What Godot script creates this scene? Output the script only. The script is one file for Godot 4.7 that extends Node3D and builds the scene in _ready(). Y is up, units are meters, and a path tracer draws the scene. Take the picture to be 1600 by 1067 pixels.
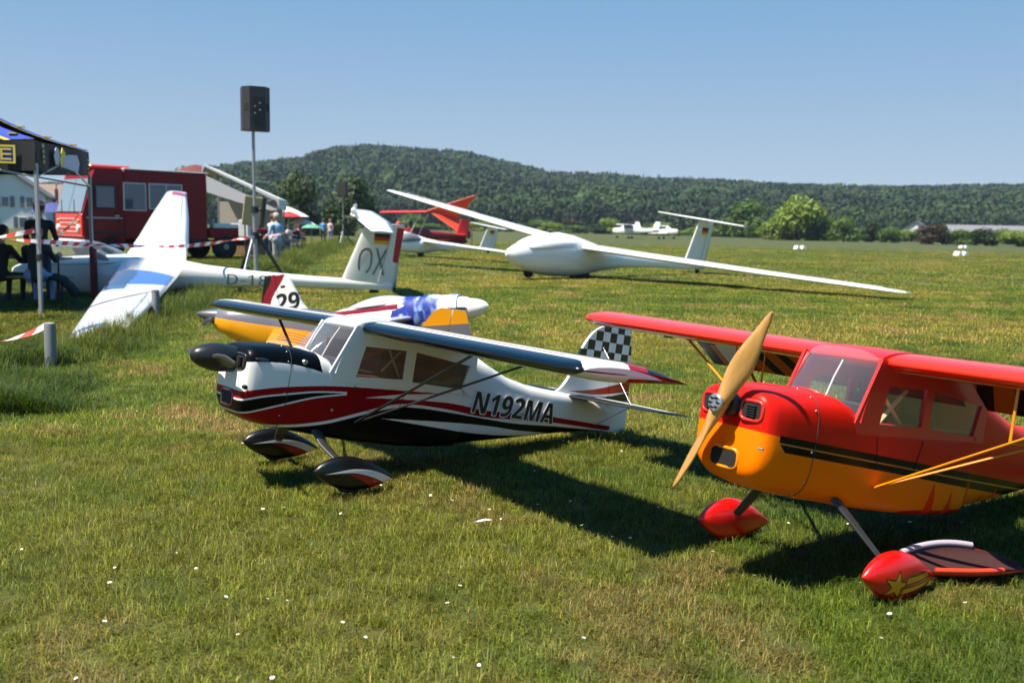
extends Node3D

# ---------------------------------------------------------------- helpers
var taken := {}
var mats := {}
var rng := RandomNumberGenerator.new()

class MB:
	var st := SurfaceTool.new()
	var P := PackedVector3Array()
	var U := PackedVector2Array()
	var col := Color(1, 1, 1)
	var sg := 1
	func _init():
		st.begin(Mesh.PRIMITIVE_TRIANGLES)
	func tri(a: Vector3, b: Vector3, c: Vector3, ua := Vector2.ZERO, ub := Vector2.ZERO, uc := Vector2.ZERO):
		P.append(a); P.append(b); P.append(c)
		U.append(ua); U.append(ub); U.append(uc)
	func quad(a: Vector3, b: Vector3, c: Vector3, d: Vector3, ua := Vector2.ZERO, ub := Vector2.ZERO, uc := Vector2.ZERO, ud := Vector2.ZERO):
		tri(a, b, c, ua, ub, uc)
		tri(a, c, d, ua, uc, ud)
	# writes what was collected; a closed shape is turned so that its front faces look outwards
	func end(smooth := true, closed := true):
		var flip := false
		if closed and P.size():
			var o := P[0]
			var vol := 0.0
			for i in range(0, P.size(), 3):
				vol += (P[i] - o).dot((P[i + 1] - o).cross(P[i + 2] - o))
			flip = vol > 0.0
		st.set_smooth_group(sg if smooth else -1)
		sg += 1
		for i in range(0, P.size(), 3):
			for k in ([0, 2, 1] if flip else [0, 1, 2]):
				st.set_color(col)
				st.set_uv(U[i + k])
				st.add_vertex(P[i + k])
		P.clear(); U.clear()
	func box(xf: Transform3D, s: Vector3, b := 0.0):
		var h := s * 0.5
		b = minf(b, minf(h.x, minf(h.y, h.z)) * 0.9)
		if b <= 0.0:
			for ax in 3:
				for sn in [-1.0, 1.0]:
					var n := Vector3.ZERO; n[ax] = sn
					var t := Vector3.ZERO; t[(ax + 1) % 3] = 1.0
					var w := n.cross(t)
					var c: Array = []
					for q in [[-1, -1], [1, -1], [1, 1], [-1, 1]]:
						c.append(xf * ((n + t * q[0] + w * q[1]) * h))
					quad(c[3], c[2], c[1], c[0])
			end(false, true)
			return
		var pt := func(sx: float, sy: float, sz: float, ax: int) -> Vector3:
			var v := Vector3(sx * (h.x - b), sy * (h.y - b), sz * (h.z - b))
			v[ax] = [sx, sy, sz][ax] * h[ax]
			return xf * v
		for ax in 3:
			for sn in [-1.0, 1.0]:
				var c := []
				for q in [[-1, -1], [1, -1], [1, 1], [-1, 1]]:
					var s3 := [0.0, 0.0, 0.0]
					s3[ax] = sn; s3[(ax + 1) % 3] = float(q[0]); s3[(ax + 2) % 3] = float(q[1])
					c.append(pt.call(s3[0], s3[1], s3[2], ax))
				if sn > 0: quad(c[3], c[2], c[1], c[0])
				else: quad(c[0], c[1], c[2], c[3])
		for ax in 3:
			var a1 := (ax + 1) % 3
			var a2 := (ax + 2) % 3
			for s1 in [-1.0, 1.0]:
				for s2 in [-1.0, 1.0]:
					var lo := [0.0, 0.0, 0.0]; var hi := [0.0, 0.0, 0.0]
					lo[ax] = -1.0; hi[ax] = 1.0
					lo[a1] = s1; hi[a1] = s1; lo[a2] = s2; hi[a2] = s2
					var q0: Vector3 = pt.call(lo[0], lo[1], lo[2], a1)
					var q1: Vector3 = pt.call(hi[0], hi[1], hi[2], a1)
					var q2: Vector3 = pt.call(hi[0], hi[1], hi[2], a2)
					var q3: Vector3 = pt.call(lo[0], lo[1], lo[2], a2)
					if s1 * s2 > 0: quad(q3, q2, q1, q0)
					else: quad(q0, q1, q2, q3)
		for sx in [-1.0, 1.0]:
			for sy in [-1.0, 1.0]:
				for sz in [-1.0, 1.0]:
					var q0: Vector3 = pt.call(sx, sy, sz, 0)
					var q1: Vector3 = pt.call(sx, sy, sz, 1)
					var q2: Vector3 = pt.call(sx, sy, sz, 2)
					if sx * sy * sz > 0: tri(q2, q1, q0)
					else: tri(q0, q1, q2)
		end(false, true)
	# rows of points; uvs has the same layout or is empty
	func loft(rows: Array, ring := true, caps := true, uvs := [], smooth := true, cap_smooth := false):
		var m: int = rows[0].size()
		var last := m if ring else m - 1
		for i in rows.size() - 1:
			for j in last:
				var k := (j + 1) % m
				if uvs.size():
					var jj := j + 1 if uvs[i].size() > m else k
					quad(rows[i][j], rows[i][k], rows[i + 1][k], rows[i + 1][j], uvs[i][j], uvs[i][jj], uvs[i + 1][jj], uvs[i + 1][j])
				else:
					quad(rows[i][j], rows[i][k], rows[i + 1][k], rows[i + 1][j])
		if not (caps and ring):
			end(smooth, ring)
			return
		var body := P.size()
		for e in [0, rows.size() - 1]:
			var c := Vector3.ZERO
			var uc := Vector2.ZERO
			for j in m:
				c += rows[e][j] / m
				if uvs.size(): uc += uvs[e][j] / m
			for j in m:
				var k := (j + 1) % m
				var ua: Vector2 = uvs[e][j] if uvs.size() else Vector2.ZERO
				var ub: Vector2 = uvs[e][k] if uvs.size() else Vector2.ZERO
				if e == 0: tri(c, rows[e][k], rows[e][j], uc, ub, ua)
				else: tri(c, rows[e][j], rows[e][k], uc, ua, ub)
		if cap_smooth:
			end(smooth, true)
			return
		# same turn for hull and caps, but separate smoothing
		var o := P[0]
		var vol := 0.0
		for i in range(0, P.size(), 3):
			vol += (P[i] - o).dot((P[i + 1] - o).cross(P[i + 2] - o))
		if vol > 0.0:
			for i in range(0, P.size(), 3):
				var t := P[i + 1]; P[i + 1] = P[i + 2]; P[i + 2] = t
				var u := U[i + 1]; U[i + 1] = U[i + 2]; U[i + 2] = u
		var p2 := P.slice(body)
		var u2 := U.slice(body)
		P = P.slice(0, body); U = U.slice(0, body)
		end(smooth, false)
		P = p2; U = u2
		end(false, false)
	func tube(pts: Array, rad, n := 8, caps := true, flat := 1.0):
		var rows := []
		var up := Vector3.UP
		for i in pts.size():
			var d: Vector3 = (pts[mini(i + 1, pts.size() - 1)] - pts[maxi(i - 1, 0)]).normalized()
			if absf(d.dot(up)) > 0.95: up = Vector3.RIGHT if absf(d.x) < 0.8 else Vector3.BACK
			var s := d.cross(up).normalized()
			var w := s.cross(d).normalized()
			var r: float = rad[i] if rad is Array else rad
			var row := PackedVector3Array()
			for j in n:
				var a := TAU * j / n
				row.append(pts[i] + (s * cos(a) + w * sin(a) * flat) * r)
			rows.append(row)
		loft(rows, true, caps)
	# outline in a plane, pushed out by depth along z of xf
	func prism(poly: PackedVector2Array, depth: float, xf := Transform3D(), uvf = null):
		var idx := Geometry2D.triangulate_polygon(poly)
		for sd in [0.0, 1.0]:
			for i in range(0, idx.size(), 3):
				var q := []
				var w := []
				for k in 3:
					var p := poly[idx[i + k]]
					q.append(xf * Vector3(p.x, p.y, (sd - 0.5) * depth))
					w.append(uvf.call(p) if uvf != null else Vector2.ZERO)
				if sd > 0.5: tri(q[0], q[1], q[2], w[0], w[1], w[2])
				else: tri(q[0], q[2], q[1], w[0], w[2], w[1])
		var ccw := not Geometry2D.is_polygon_clockwise(poly)
		for i in poly.size():
			var a := poly[i]
			var b := poly[(i + 1) % poly.size()]
			var wa: Vector2 = uvf.call(a) if uvf != null else Vector2.ZERO
			var wb: Vector2 = uvf.call(b) if uvf != null else Vector2.ZERO
			var h := depth * 0.5
			var q := [xf * Vector3(a.x, a.y, -h), xf * Vector3(b.x, b.y, -h), xf * Vector3(b.x, b.y, h), xf * Vector3(a.x, a.y, h)]
			quad(q[0], q[1], q[2], q[3], wa, wb, wb, wa)
		# orientation of caps from the triangulation may differ from the walls: settle each by the outline's turn
		var nn: int = idx.size() * 2
		var ctr := Vector3.ZERO
		for p in poly: ctr += xf * Vector3(p.x, p.y, 0) / poly.size()
		var zdir := (xf.basis * Vector3(0, 0, 1)).normalized()
		for i in range(0, nn, 3):
			var nrm := (P[i + 2] - P[i]).cross(P[i + 1] - P[i])
			var out := zdir if i >= nn / 2 else -zdir
			if nrm.dot(out) < 0: _swap(i)
		for i in range(nn, P.size(), 3):
			var nrm := (P[i + 2] - P[i]).cross(P[i + 1] - P[i])
			var e := (i - nn) / 6
			var dir2 := poly[(e + 1) % poly.size()] - poly[e]
			var o2 := Vector2(dir2.y, -dir2.x) * (1.0 if ccw else -1.0)
			if nrm.dot(xf.basis * Vector3(o2.x, o2.y, 0)) < 0: _swap(i)
		end(false, false)
	func _swap(i: int):
		var t := P[i + 1]; P[i + 1] = P[i + 2]; P[i + 2] = t
		var u := U[i + 1]; U[i + 1] = U[i + 2]; U[i + 2] = u
	func lathe(prof: Array, xf := Transform3D(), n := 24, flat := Vector2.ONE):   # profile points (along x, radius)
		var rows := []
		for p in prof:
			var row := PackedVector3Array()
			for j in n:
				var a := TAU * j / n
				row.append(xf * Vector3(p.x, cos(a) * p.y * flat.x, sin(a) * p.y * flat.y))
			rows.append(row)
		loft(rows, true, true)
	func ball(c: Vector3, r: Vector3, n := 12, m := 8, basis := Basis()):
		var rows := []
		for i in m + 1:
			var t := PI * i / m
			var row := PackedVector3Array()
			for j in n:
				var a := TAU * j / n
				row.append(c + basis * (Vector3(sin(t) * cos(a), cos(t), sin(t) * sin(a)) * r))
			rows.append(row)
		loft(rows, true, false)
	func mesh() -> ArrayMesh:
		st.generate_normals()
		return st.commit()

func numbered(called: String) -> String:
	if not taken.has(called):
		taken[called] = 0
		return called
	taken[called] += 1
	return "%s_%03d" % [called, taken[called]]

func tag(o: Node, label: String, category: String, group := "") -> void:
	o.set_meta("label", label)
	o.set_meta("category", category)
	if group: o.set_meta("group", group)

func thing(called: String, label: String, category: String, at := Vector3.ZERO, turn := 0.0, group := "") -> Node3D:
	var o := Node3D.new()
	o.name = numbered(called)
	add_child(o)
	o.position = at
	o.rotation.y = turn
	tag(o, label, category, group)
	return o

func part(called: String, b, m: Material, parent: Node, at := Vector3.ZERO) -> MeshInstance3D:
	var o := MeshInstance3D.new()
	o.mesh = b.mesh() if b is MB else b
	o.material_override = m
	o.name = called
	o.position = at
	if parent == self:
		o.name = numbered(called)
	parent.add_child(o, true)
	return o

func structure(called: String, b, m: Material) -> MeshInstance3D:
	var o := part(called, b, m, self)
	o.set_meta("kind", "structure")
	return o

func lin(r: float, g: float, b: float, a := 1.0) -> Color:
	var c := Color(r, g, b).linear_to_srgb()
	c.a = a
	return c

# colour is the real, linear base colour
func mat(key: String, r: float, g: float, b: float, rough := 0.6, metal := 0.0, coat := 0.0) -> StandardMaterial3D:
	if mats.has(key): return mats[key]
	var m := StandardMaterial3D.new()
	m.resource_name = key
	m.albedo_color = lin(r, g, b)
	m.roughness = rough
	m.metallic = metal
	if coat > 0.0:
		m.clearcoat_enabled = true
		m.clearcoat = coat
		m.clearcoat_roughness = 0.06
	mats[key] = m
	return m

func painted(key: String, img: Image, rough := 0.35, coat := 0.7) -> StandardMaterial3D:
	var m := mat(key, 1, 1, 1, rough, 0.0, coat)
	m.albedo_texture = ImageTexture.create_from_image(img)
	m.texture_repeat = false
	return m

func glass(key: String, r: float, g: float, b: float, a: float) -> StandardMaterial3D:
	var m := mat(key, r, g, b, 0.04)
	m.transparency = BaseMaterial3D.TRANSPARENCY_ALPHA
	m.albedo_color.a = a
	return m

func fill_poly(img: Image, pts: PackedVector2Array, c: Color) -> void:   # pixel coordinates
	var y0 := 1e9
	var y1 := -1e9
	for p in pts:
		y0 = minf(y0, p.y); y1 = maxf(y1, p.y)
	for y in range(maxi(0, int(y0)), mini(img.get_height(), int(y1) + 2)):
		var xs := []
		var yy := y + 0.5
		for i in pts.size():
			var a := pts[i]
			var b := pts[(i + 1) % pts.size()]
			if (a.y <= yy) != (b.y <= yy):
				xs.append(a.x + (b.x - a.x) * (yy - a.y) / (b.y - a.y))
		xs.sort()
		for i in range(0, xs.size() - 1, 2):
			var x0 := clampi(roundi(xs[i]), 0, img.get_width())
			var x1 := clampi(roundi(xs[i + 1]), 0, img.get_width())
			if x1 > x0: img.fill_rect(Rect2i(x0, y, x1 - x0, 1), c)

func smooth_line(pts: Array, n := 6) -> PackedVector2Array:
	var out := PackedVector2Array()
	for i in pts.size() - 1:
		for k in n:
			out.append(pts[i].cubic_interpolate(pts[i + 1], pts[maxi(i - 1, 0)], pts[mini(i + 2, pts.size() - 1)], float(k) / n))
	out.append(pts[-1])
	return out

# a painter for side views: model units to pixels
class SideArt:
	var img: Image
	var x0: float; var y1: float; var k: float
	func _init(xa: float, xb: float, ya: float, yb: float, w: int):
		x0 = xa; y1 = yb; k = w / (xb - xa)
		img = Image.create(w, int((yb - ya) * k), false, Image.FORMAT_RGB8)
	func px(p: Vector2) -> Vector2:
		return Vector2((p.x - x0) * k, (y1 - p.y) * k)
	func uv(x: float, y: float) -> Vector2:
		return Vector2((x - x0) * k / img.get_width(), (y1 - y) * k / img.get_height())

func paint(s: SideArt, pts, c: Color, grow := 0.0) -> void:
	var poly := PackedVector2Array(pts)
	var list := [poly]
	if grow != 0.0: list = Geometry2D.offset_polygon(poly, grow)
	for q in list:
		var pp := PackedVector2Array()
		for p in q: pp.append(s.px(p))
		fill_poly(s.img, pp, c)

# ring of a rounded body section: top, bottom, half width, squareness above and below
func section(x: float, yt: float, yb: float, hw: float, n := 3.0, m := 32, dip := 0.5) -> PackedVector3Array:
	var row := PackedVector3Array()
	var mid := lerpf(yb, yt, dip)
	for j in m:
		var a := TAU * (j + 0.5) / m
		var c := cos(a)
		var s := sin(a)
		var z := signf(c) * pow(absf(c), 2.0 / n) * hw
		var y := signf(s) * pow(absf(s), 2.0 / n)
		row.append(Vector3(x, mid + y * ((yt - mid) if y > 0 else (mid - yb)), z))
	return row

# lifting surface. stations: [leading edge x, span, offset, chord, thickness ratio]; upright = a fin
func wing_rows(stations: Array, upright := false, n := 28, camber := 0.02) -> Array:
	var rows := []
	for s in stations:
		var row := PackedVector3Array()
		for j in n:
			var t := float(j) / n
			var up := t < 0.5
			var q := 1.0 - t * 2.0 if up else t * 2.0 - 1.0
			var x := 1.0 - cos(q * PI * 0.5)
			var y: float = 5.0 * s[4] * (0.2969 * sqrt(x) - 0.126 * x - 0.3516 * x * x + 0.2843 * x * x * x - 0.1036 * x * x * x * x)
			var yc := camber * 4.0 * x * (1.0 - x)
			var h: float = ((y if up else -y) + yc) * s[3]
			if upright: row.append(Vector3(s[0] - x * s[3], s[1], s[2] + h))
			else: row.append(Vector3(s[0] - x * s[3], s[2] + h, s[1]))
		rows.append(row)
	return rows

func wing_uv(stations: Array, n := 28) -> Array:
	var uvs := []
	var lo: float = stations[0][1]
	var hi: float = stations[-1][1]
	for s in stations:
		var row := PackedVector2Array()
		for j in n + 1:
			row.append(Vector2(float(j) / n, (s[1] - lo) / (hi - lo)))
		uvs.append(row)
	return uvs

func scaled(rows: Array, k: float) -> Array:
	var out := []
	for r in rows:
		var q := PackedVector3Array()
		for p in r: q.append(p * k)
		out.append(q)
	return out

var font_cache := {}
func letters(text: String, wide: float, high: float, deep: float, face := "Droid Sans", bold := true) -> ArrayMesh:
	var f := SystemFont.new()
	f.font_names = PackedStringArray([face])
	f.font_weight = 700 if bold else 400
	var t := TextMesh.new()
	t.text = text
	t.font = f
	t.font_size = 64
	t.pixel_size = 0.01
	t.depth = 0.02
	t.curve_step = 1.5
	var arr := t.get_mesh_arrays()
	var v: PackedVector3Array = arr[Mesh.ARRAY_VERTEX]
	var lo := Vector3(1e9, 1e9, 1e9)
	var hi := -lo
	for p in v:
		lo = lo.min(p); hi = hi.max(p)
	var k := Vector3(wide / maxf(hi.x - lo.x, 1e-4), high / maxf(hi.y - lo.y, 1e-4), deep / maxf(hi.z - lo.z, 1e-4))
	for i in v.size():
		v[i] = (v[i] - (lo + hi) * 0.5) * k
	arr[Mesh.ARRAY_VERTEX] = v
	arr[Mesh.ARRAY_TANGENT] = null
	var am := ArrayMesh.new()
	am.add_surface_from_arrays(Mesh.PRIMITIVE_TRIANGLES, arr)
	return am

func outlined(am: ArrayMesh, grow: float, n := 10) -> ArrayMesh:
	var st := SurfaceTool.new()
	for i in n:
		var a := TAU * i / n
		st.append_from(am, 0, Transform3D(Basis(), Vector3(cos(a), sin(a), 0) * grow + Vector3(0, 0, i * 0.00006)))
	return st.commit()

# ---------------------------------------------------------------- high-wing model aeroplanes (drawn in units of the real type, then scaled by k)
const PX0 := -7.4
const PX1 := 0.6

func fuselage_paint_white() -> SideArt:
	var s := SideArt.new(PX0, PX1, -1.0, 1.5, 1800)
	s.img.fill(Color(0.87, 0.87, 0.86))
	var red := Color(0.56, 0.025, 0.06)
	var black := Color(0.03, 0.032, 0.04)
	var white := Color(0.88, 0.88, 0.87)
	paint(s, smooth_line([Vector2(0.6, 0.0), Vector2(0.0, 0.07), Vector2(-0.4, 0.15), Vector2(-0.8, 0.17), Vector2(-1.1, 0.14), Vector2(-1.25, 0.11)]) + PackedVector2Array([Vector2(-1.22, 0.2), Vector2(-1.16, 0.6), Vector2(0.6, 0.6)]), black)
	var belly := smooth_line([Vector2(-0.6, -0.64), Vector2(-1.08, -0.575), Vector2(-1.49, -0.48), Vector2(-2.19, -0.275), Vector2(-2.57, -0.215), Vector2(-3.22, -0.24), Vector2(-4.47, -0.33), Vector2(-5.58, -0.34), Vector2(-7.3, -0.4)]) + PackedVector2Array([Vector2(-7.3, -1.0), Vector2(-0.4, -1.0)])
	paint(s, belly, white, 0.022)
	paint(s, belly, black)
	paint(s, smooth_line([Vector2(-2.15, -0.385), Vector2(-3.22, -0.37), Vector2(-4.0, -0.39), Vector2(-4.6, -0.43), Vector2(-5.4, -0.455), Vector2(-5.0, -0.5), Vector2(-4.5, -0.52), Vector2(-3.73, -0.505), Vector2(-3.0, -0.45), Vector2(-2.15, -0.385)]), white)
	var band := smooth_line([Vector2(0.6, -0.36), Vector2(-0.11, -0.26), Vector2(-0.44, -0.17), Vector2(-0.83, -0.1), Vector2(-1.42, -0.04), Vector2(-2.15, -0.015), Vector2(-3.1, 0.0)])
	band += smooth_line([Vector2(-2.4, -0.06), Vector2(-1.9, -0.145), Vector2(-2.2, -0.13), Vector2(-3.19, -0.115), Vector2(-3.93, -0.18), Vector2(-5.12, -0.19), Vector2(-6.33, -0.26), Vector2(-7.3, -0.31)])
	band += smooth_line([Vector2(-7.3, -0.38), Vector2(-6.33, -0.33), Vector2(-5.12, -0.275), Vector2(-3.93, -0.27), Vector2(-3.19, -0.2), Vector2(-2.57, -0.175), Vector2(-2.19, -0.23), Vector2(-1.49, -0.44), Vector2(-1.08, -0.535), Vector2(-0.75, -0.58), Vector2(-0.26, -0.66), Vector2(0.6, -0.8)])
	paint(s, band, red)
	var dart := smooth_line([Vector2(0.6, -0.5), Vector2(-0.12, -0.37), Vector2(-0.5, -0.26), Vector2(-0.85, -0.195), Vector2(-1.2, -0.14), Vector2(-1.6, -0.115)]) + smooth_line([Vector2(-1.6, -0.115), Vector2(-1.2, -0.185), Vector2(-0.87, -0.28), Vector2(-0.45, -0.42), Vector2(-0.2, -0.52), Vector2(-0.1, -0.62), Vector2(0.6, -0.9)])
	paint(s, dart, white, 0.022)
	paint(s, dart, black)
	return s

func fuselage_paint_red() -> SideArt:
	var s := SideArt.new(PX0, PX1, -1.0, 1.5, 1800)
	s.img.fill(Color(0.80, 0.1, 0.05))
	var orange := Color(0.95, 0.46, 0.0)
	var black := Color(0.035, 0.03, 0.03)
	paint(s, [Vector2(0.6, 0.02), Vector2(-0.15, -0.03), Vector2(-2.1, -0.26), Vector2(-5.0, -0.5), Vector2(-7.4, -0.68), Vector2(-7.4, -1.0), Vector2(0.6, -1.0)], orange)
	paint(s, [Vector2(-0.36, -0.045), Vector2(-2.1, -0.19), Vector2(-5.0, -0.44), Vector2(-7.4, -0.62), Vector2(-7.4, -0.66), Vector2(-5.0, -0.505), Vector2(-2.1, -0.255), Vector2(-0.36, -0.105)], black)
	paint(s, [Vector2(-0.36, -0.105), Vector2(-2.1, -0.255), Vector2(-5.0, -0.505), Vector2(-7.4, -0.66), Vector2(-7.4, -0.68), Vector2(-5.0, -0.525), Vector2(-2.1, -0.27), Vector2(-0.37, -0.12)], Color(0.78, 0.48, 0.16))
	paint(s, [Vector2(-0.37, -0.12), Vector2(-2.1, -0.27), Vector2(-5.0, -0.525), Vector2(-7.4, -0.68), Vector2(-7.4, -0.74), Vector2(-5.0, -0.61), Vector2(-2.13, -0.335), Vector2(-0.45, -0.19)], black)
	# flames along the belly
	paint(s, smooth_line([Vector2(-2.2, -1.0), Vector2(-2.3, -0.72), Vector2(-3.0, -0.7), Vector2(-4.2, -0.66), Vector2(-6.0, -0.62), Vector2(-7.4, -0.7), Vector2(-7.4, -1.0)]), Color(0.74, 0.06, 0.02))
	for f in [[-2.75, 0.16, 0.30], [-3.1, 0.12, 0.22], [-3.45, 0.14, 0.32], [-3.9, 0.1, 0.2], [-4.2, 0.1, 0.24]]:
		paint(s, smooth_line([Vector2(f[0] + f[1], -0.98), Vector2(f[0] + f[1] * 0.6, -0.78), Vector2(f[0] - 0.05, -0.72 + f[2]), Vector2(f[0] - f[1] * 0.6, -0.74), Vector2(f[0] - f[1], -0.98)]), Color(0.9, 0.2, 0.02))
	return s

func wing_paint(red: bool) -> Image:
	var img := Image.create(512, 512, false, Image.FORMAT_RGB8)
	if red:
		img.fill(Color(0.87, 0.17, 0.08))
		# underside: cream bay behind the nose, then sun rays and blocks on the trailing part
		img.fill_rect(Rect2i(338, 0, 174, 512), Color(0.62, 0.05, 0.03))
		img.fill_rect(Rect2i(322, 0, 16, 512), Color(0.83, 0.74, 0.5))
		for i in 11:
			var y := 20 + i * 34
			var c := Color(0.86, 0.42, 0.03) if i % 2 == 0 else Color(0.05, 0.04, 0.04)
			fill_poly(img, PackedVector2Array([Vector2(378, y), Vector2(512, y + 46), Vector2(512, y + 80), Vector2(378, y + 34)]), c)
		img.fill_rect(Rect2i(378, 392, 134, 20), Color(0.75, 0.05, 0.08))
		img.fill_rect(Rect2i(378, 412, 134, 44), Color(0.88, 0.86, 0.86))
		img.fill_rect(Rect2i(378, 456, 134, 18), Color(0.8, 0.35, 0.15))
		img.fill_rect(Rect2i(378, 474, 134, 14), Color(0.06, 0.05, 0.05))
	else:
		img.fill(Color(0.88, 0.88, 0.87))
		img.fill_rect(Rect2i(256, 0, 256, 512), Color(0.84, 0.82, 0.74))
		for y in 512:
			var hw := 80.0
			if y > 470: hw *= sqrt(maxf(0.0, 1.0 - pow((y - 470) / 42.0, 2)))
			img.fill_rect(Rect2i(256 - int(hw), y, int(hw * 1.65), 1), Color(0.018, 0.026, 0.045))
			if y > 440:
				for side in 2:
					var a := 0 if side == 0 else 512 - 70
					img.fill_rect(Rect2i(a, y, 70, 1), Color(0.03, 0.03, 0.04))
					img.fill_rect(Rect2i(70 if side == 0 else 512 - 104, y, 34, 1), Color(0.62, 0.04, 0.05))
			elif y > 60:
				img.fill_rect(Rect2i(150, y, 7, 1), Color(0.62, 0.04, 0.05))
	return img

func flap_paint() -> Image:
	var img := Image.create(64, 512, false, Image.FORMAT_RGB8)
	img.fill(Color(0.78, 0.36, 0.06))
	for i in 5:
		var y := 70 + i * 62
		fill_poly(img, PackedVector2Array([Vector2(0, y + 26), Vector2(64, y), Vector2(64, y + 27), Vector2(0, y + 53)]), Color(0.04, 0.03, 0.03))
	img.fill_rect(Rect2i(0, 384, 64, 18), Color(0.72, 0.05, 0.1))
	img.fill_rect(Rect2i(0, 402, 64, 60), Color(0.84, 0.83, 0.85))
	img.fill_rect(Rect2i(0, 462, 64, 18), Color(0.75, 0.4, 0.2))
	img.fill_rect(Rect2i(0, 480, 64, 32), Color(0.05, 0.04, 0.04))
	return img

func fin_paint(red: bool) -> SideArt:
	var s := SideArt.new(-7.4, -5.2, -0.6, 1.5, 700)
	if red:
		s.img.fill(Color(0.76, 0.045, 0.03))
		paint(s, [Vector2(-5.2, 0.3), Vector2(-7.4, 0.75), Vector2(-7.4, 0.95), Vector2(-5.2, 0.4)], Color(0.9, 0.5, 0.02))
		return s
	s.img.fill(Color(0.87, 0.87, 0.86))
	var d := 0.155
	for i in 16:
		for j in 5:
			if (i + j) % 2 == 0:
				var x := -5.2 - i * d
				var y := 1.5 - j * d
				paint(s, [Vector2(x, y), Vector2(x - d, y), Vector2(x - d, y - d), Vector2(x, y - d)], Color(0.03, 0.03, 0.035))
	paint(s, smooth_line([Vector2(-5.7, 0.2), Vector2(-6.3, 0.28), Vector2(-7.3, 0.52), Vector2(-7.3, 0.36), Vector2(-6.4, 0.2), Vector2(-5.7, 0.2)]), Color(0.56, 0.025, 0.06))
	paint(s, smooth_line([Vector2(-5.9, 0.16), Vector2(-6.5, 0.17), Vector2(-7.3, 0.33), Vector2(-7.3, 0.19), Vector2(-6.5, 0.1), Vector2(-5.9, 0.16)]), Color(0.03, 0.03, 0.035))
	return s

func pant_paint(red: bool) -> SideArt:
	var s := SideArt.new(-0.62, 0.62, -0.3, 0.3, 620)
	if red:
		s.img.fill(Color(0.80, 0.05, 0.035))
		var star := []
		for i in 10:
			var r := 0.125 if i % 2 == 0 else 0.05
			var a := PI * 0.5 + 0.12 + TAU * i / 10.0
			star.append(Vector2(0.2 + cos(a) * r * 1.15, -0.07 + sin(a) * r))
		var bar1 := [Vector2(0.06, 0.0), Vector2(-0.3, 0.03), Vector2(-0.36, -0.005), Vector2(0.08, -0.055)]
		var bar2 := [Vector2(0.1, -0.1), Vector2(-0.36, -0.055), Vector2(-0.28, -0.095), Vector2(0.1, -0.15)]
		for q in [star, bar1, bar2]:
			paint(s, q, Color(0.12, 0.03, 0.03), 0.014)
			paint(s, q, Color(0.83, 0.55, 0.05))
	else:
		s.img.fill(Color(0.02, 0.022, 0.03))
		paint(s, smooth_line([Vector2(0.45, -0.03), Vector2(0.1, 0.055), Vector2(-0.25, 0.03), Vector2(-0.6, -0.1), Vector2(-0.6, -0.18), Vector2(-0.45, -0.13), Vector2(-0.2, -0.04), Vector2(0.1, 0.01), Vector2(0.45, -0.03)]), Color(0.86, 0.86, 0.86))
		paint(s, smooth_line([Vector2(0.2, -0.0), Vector2(-0.1, -0.02), Vector2(-0.4, -0.12), Vector2(-0.55, -0.2), Vector2(-0.3, -0.2), Vector2(-0.05, -0.08), Vector2(0.2, -0.0)]), Color(0.6, 0.03, 0.05))
	return s

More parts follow.
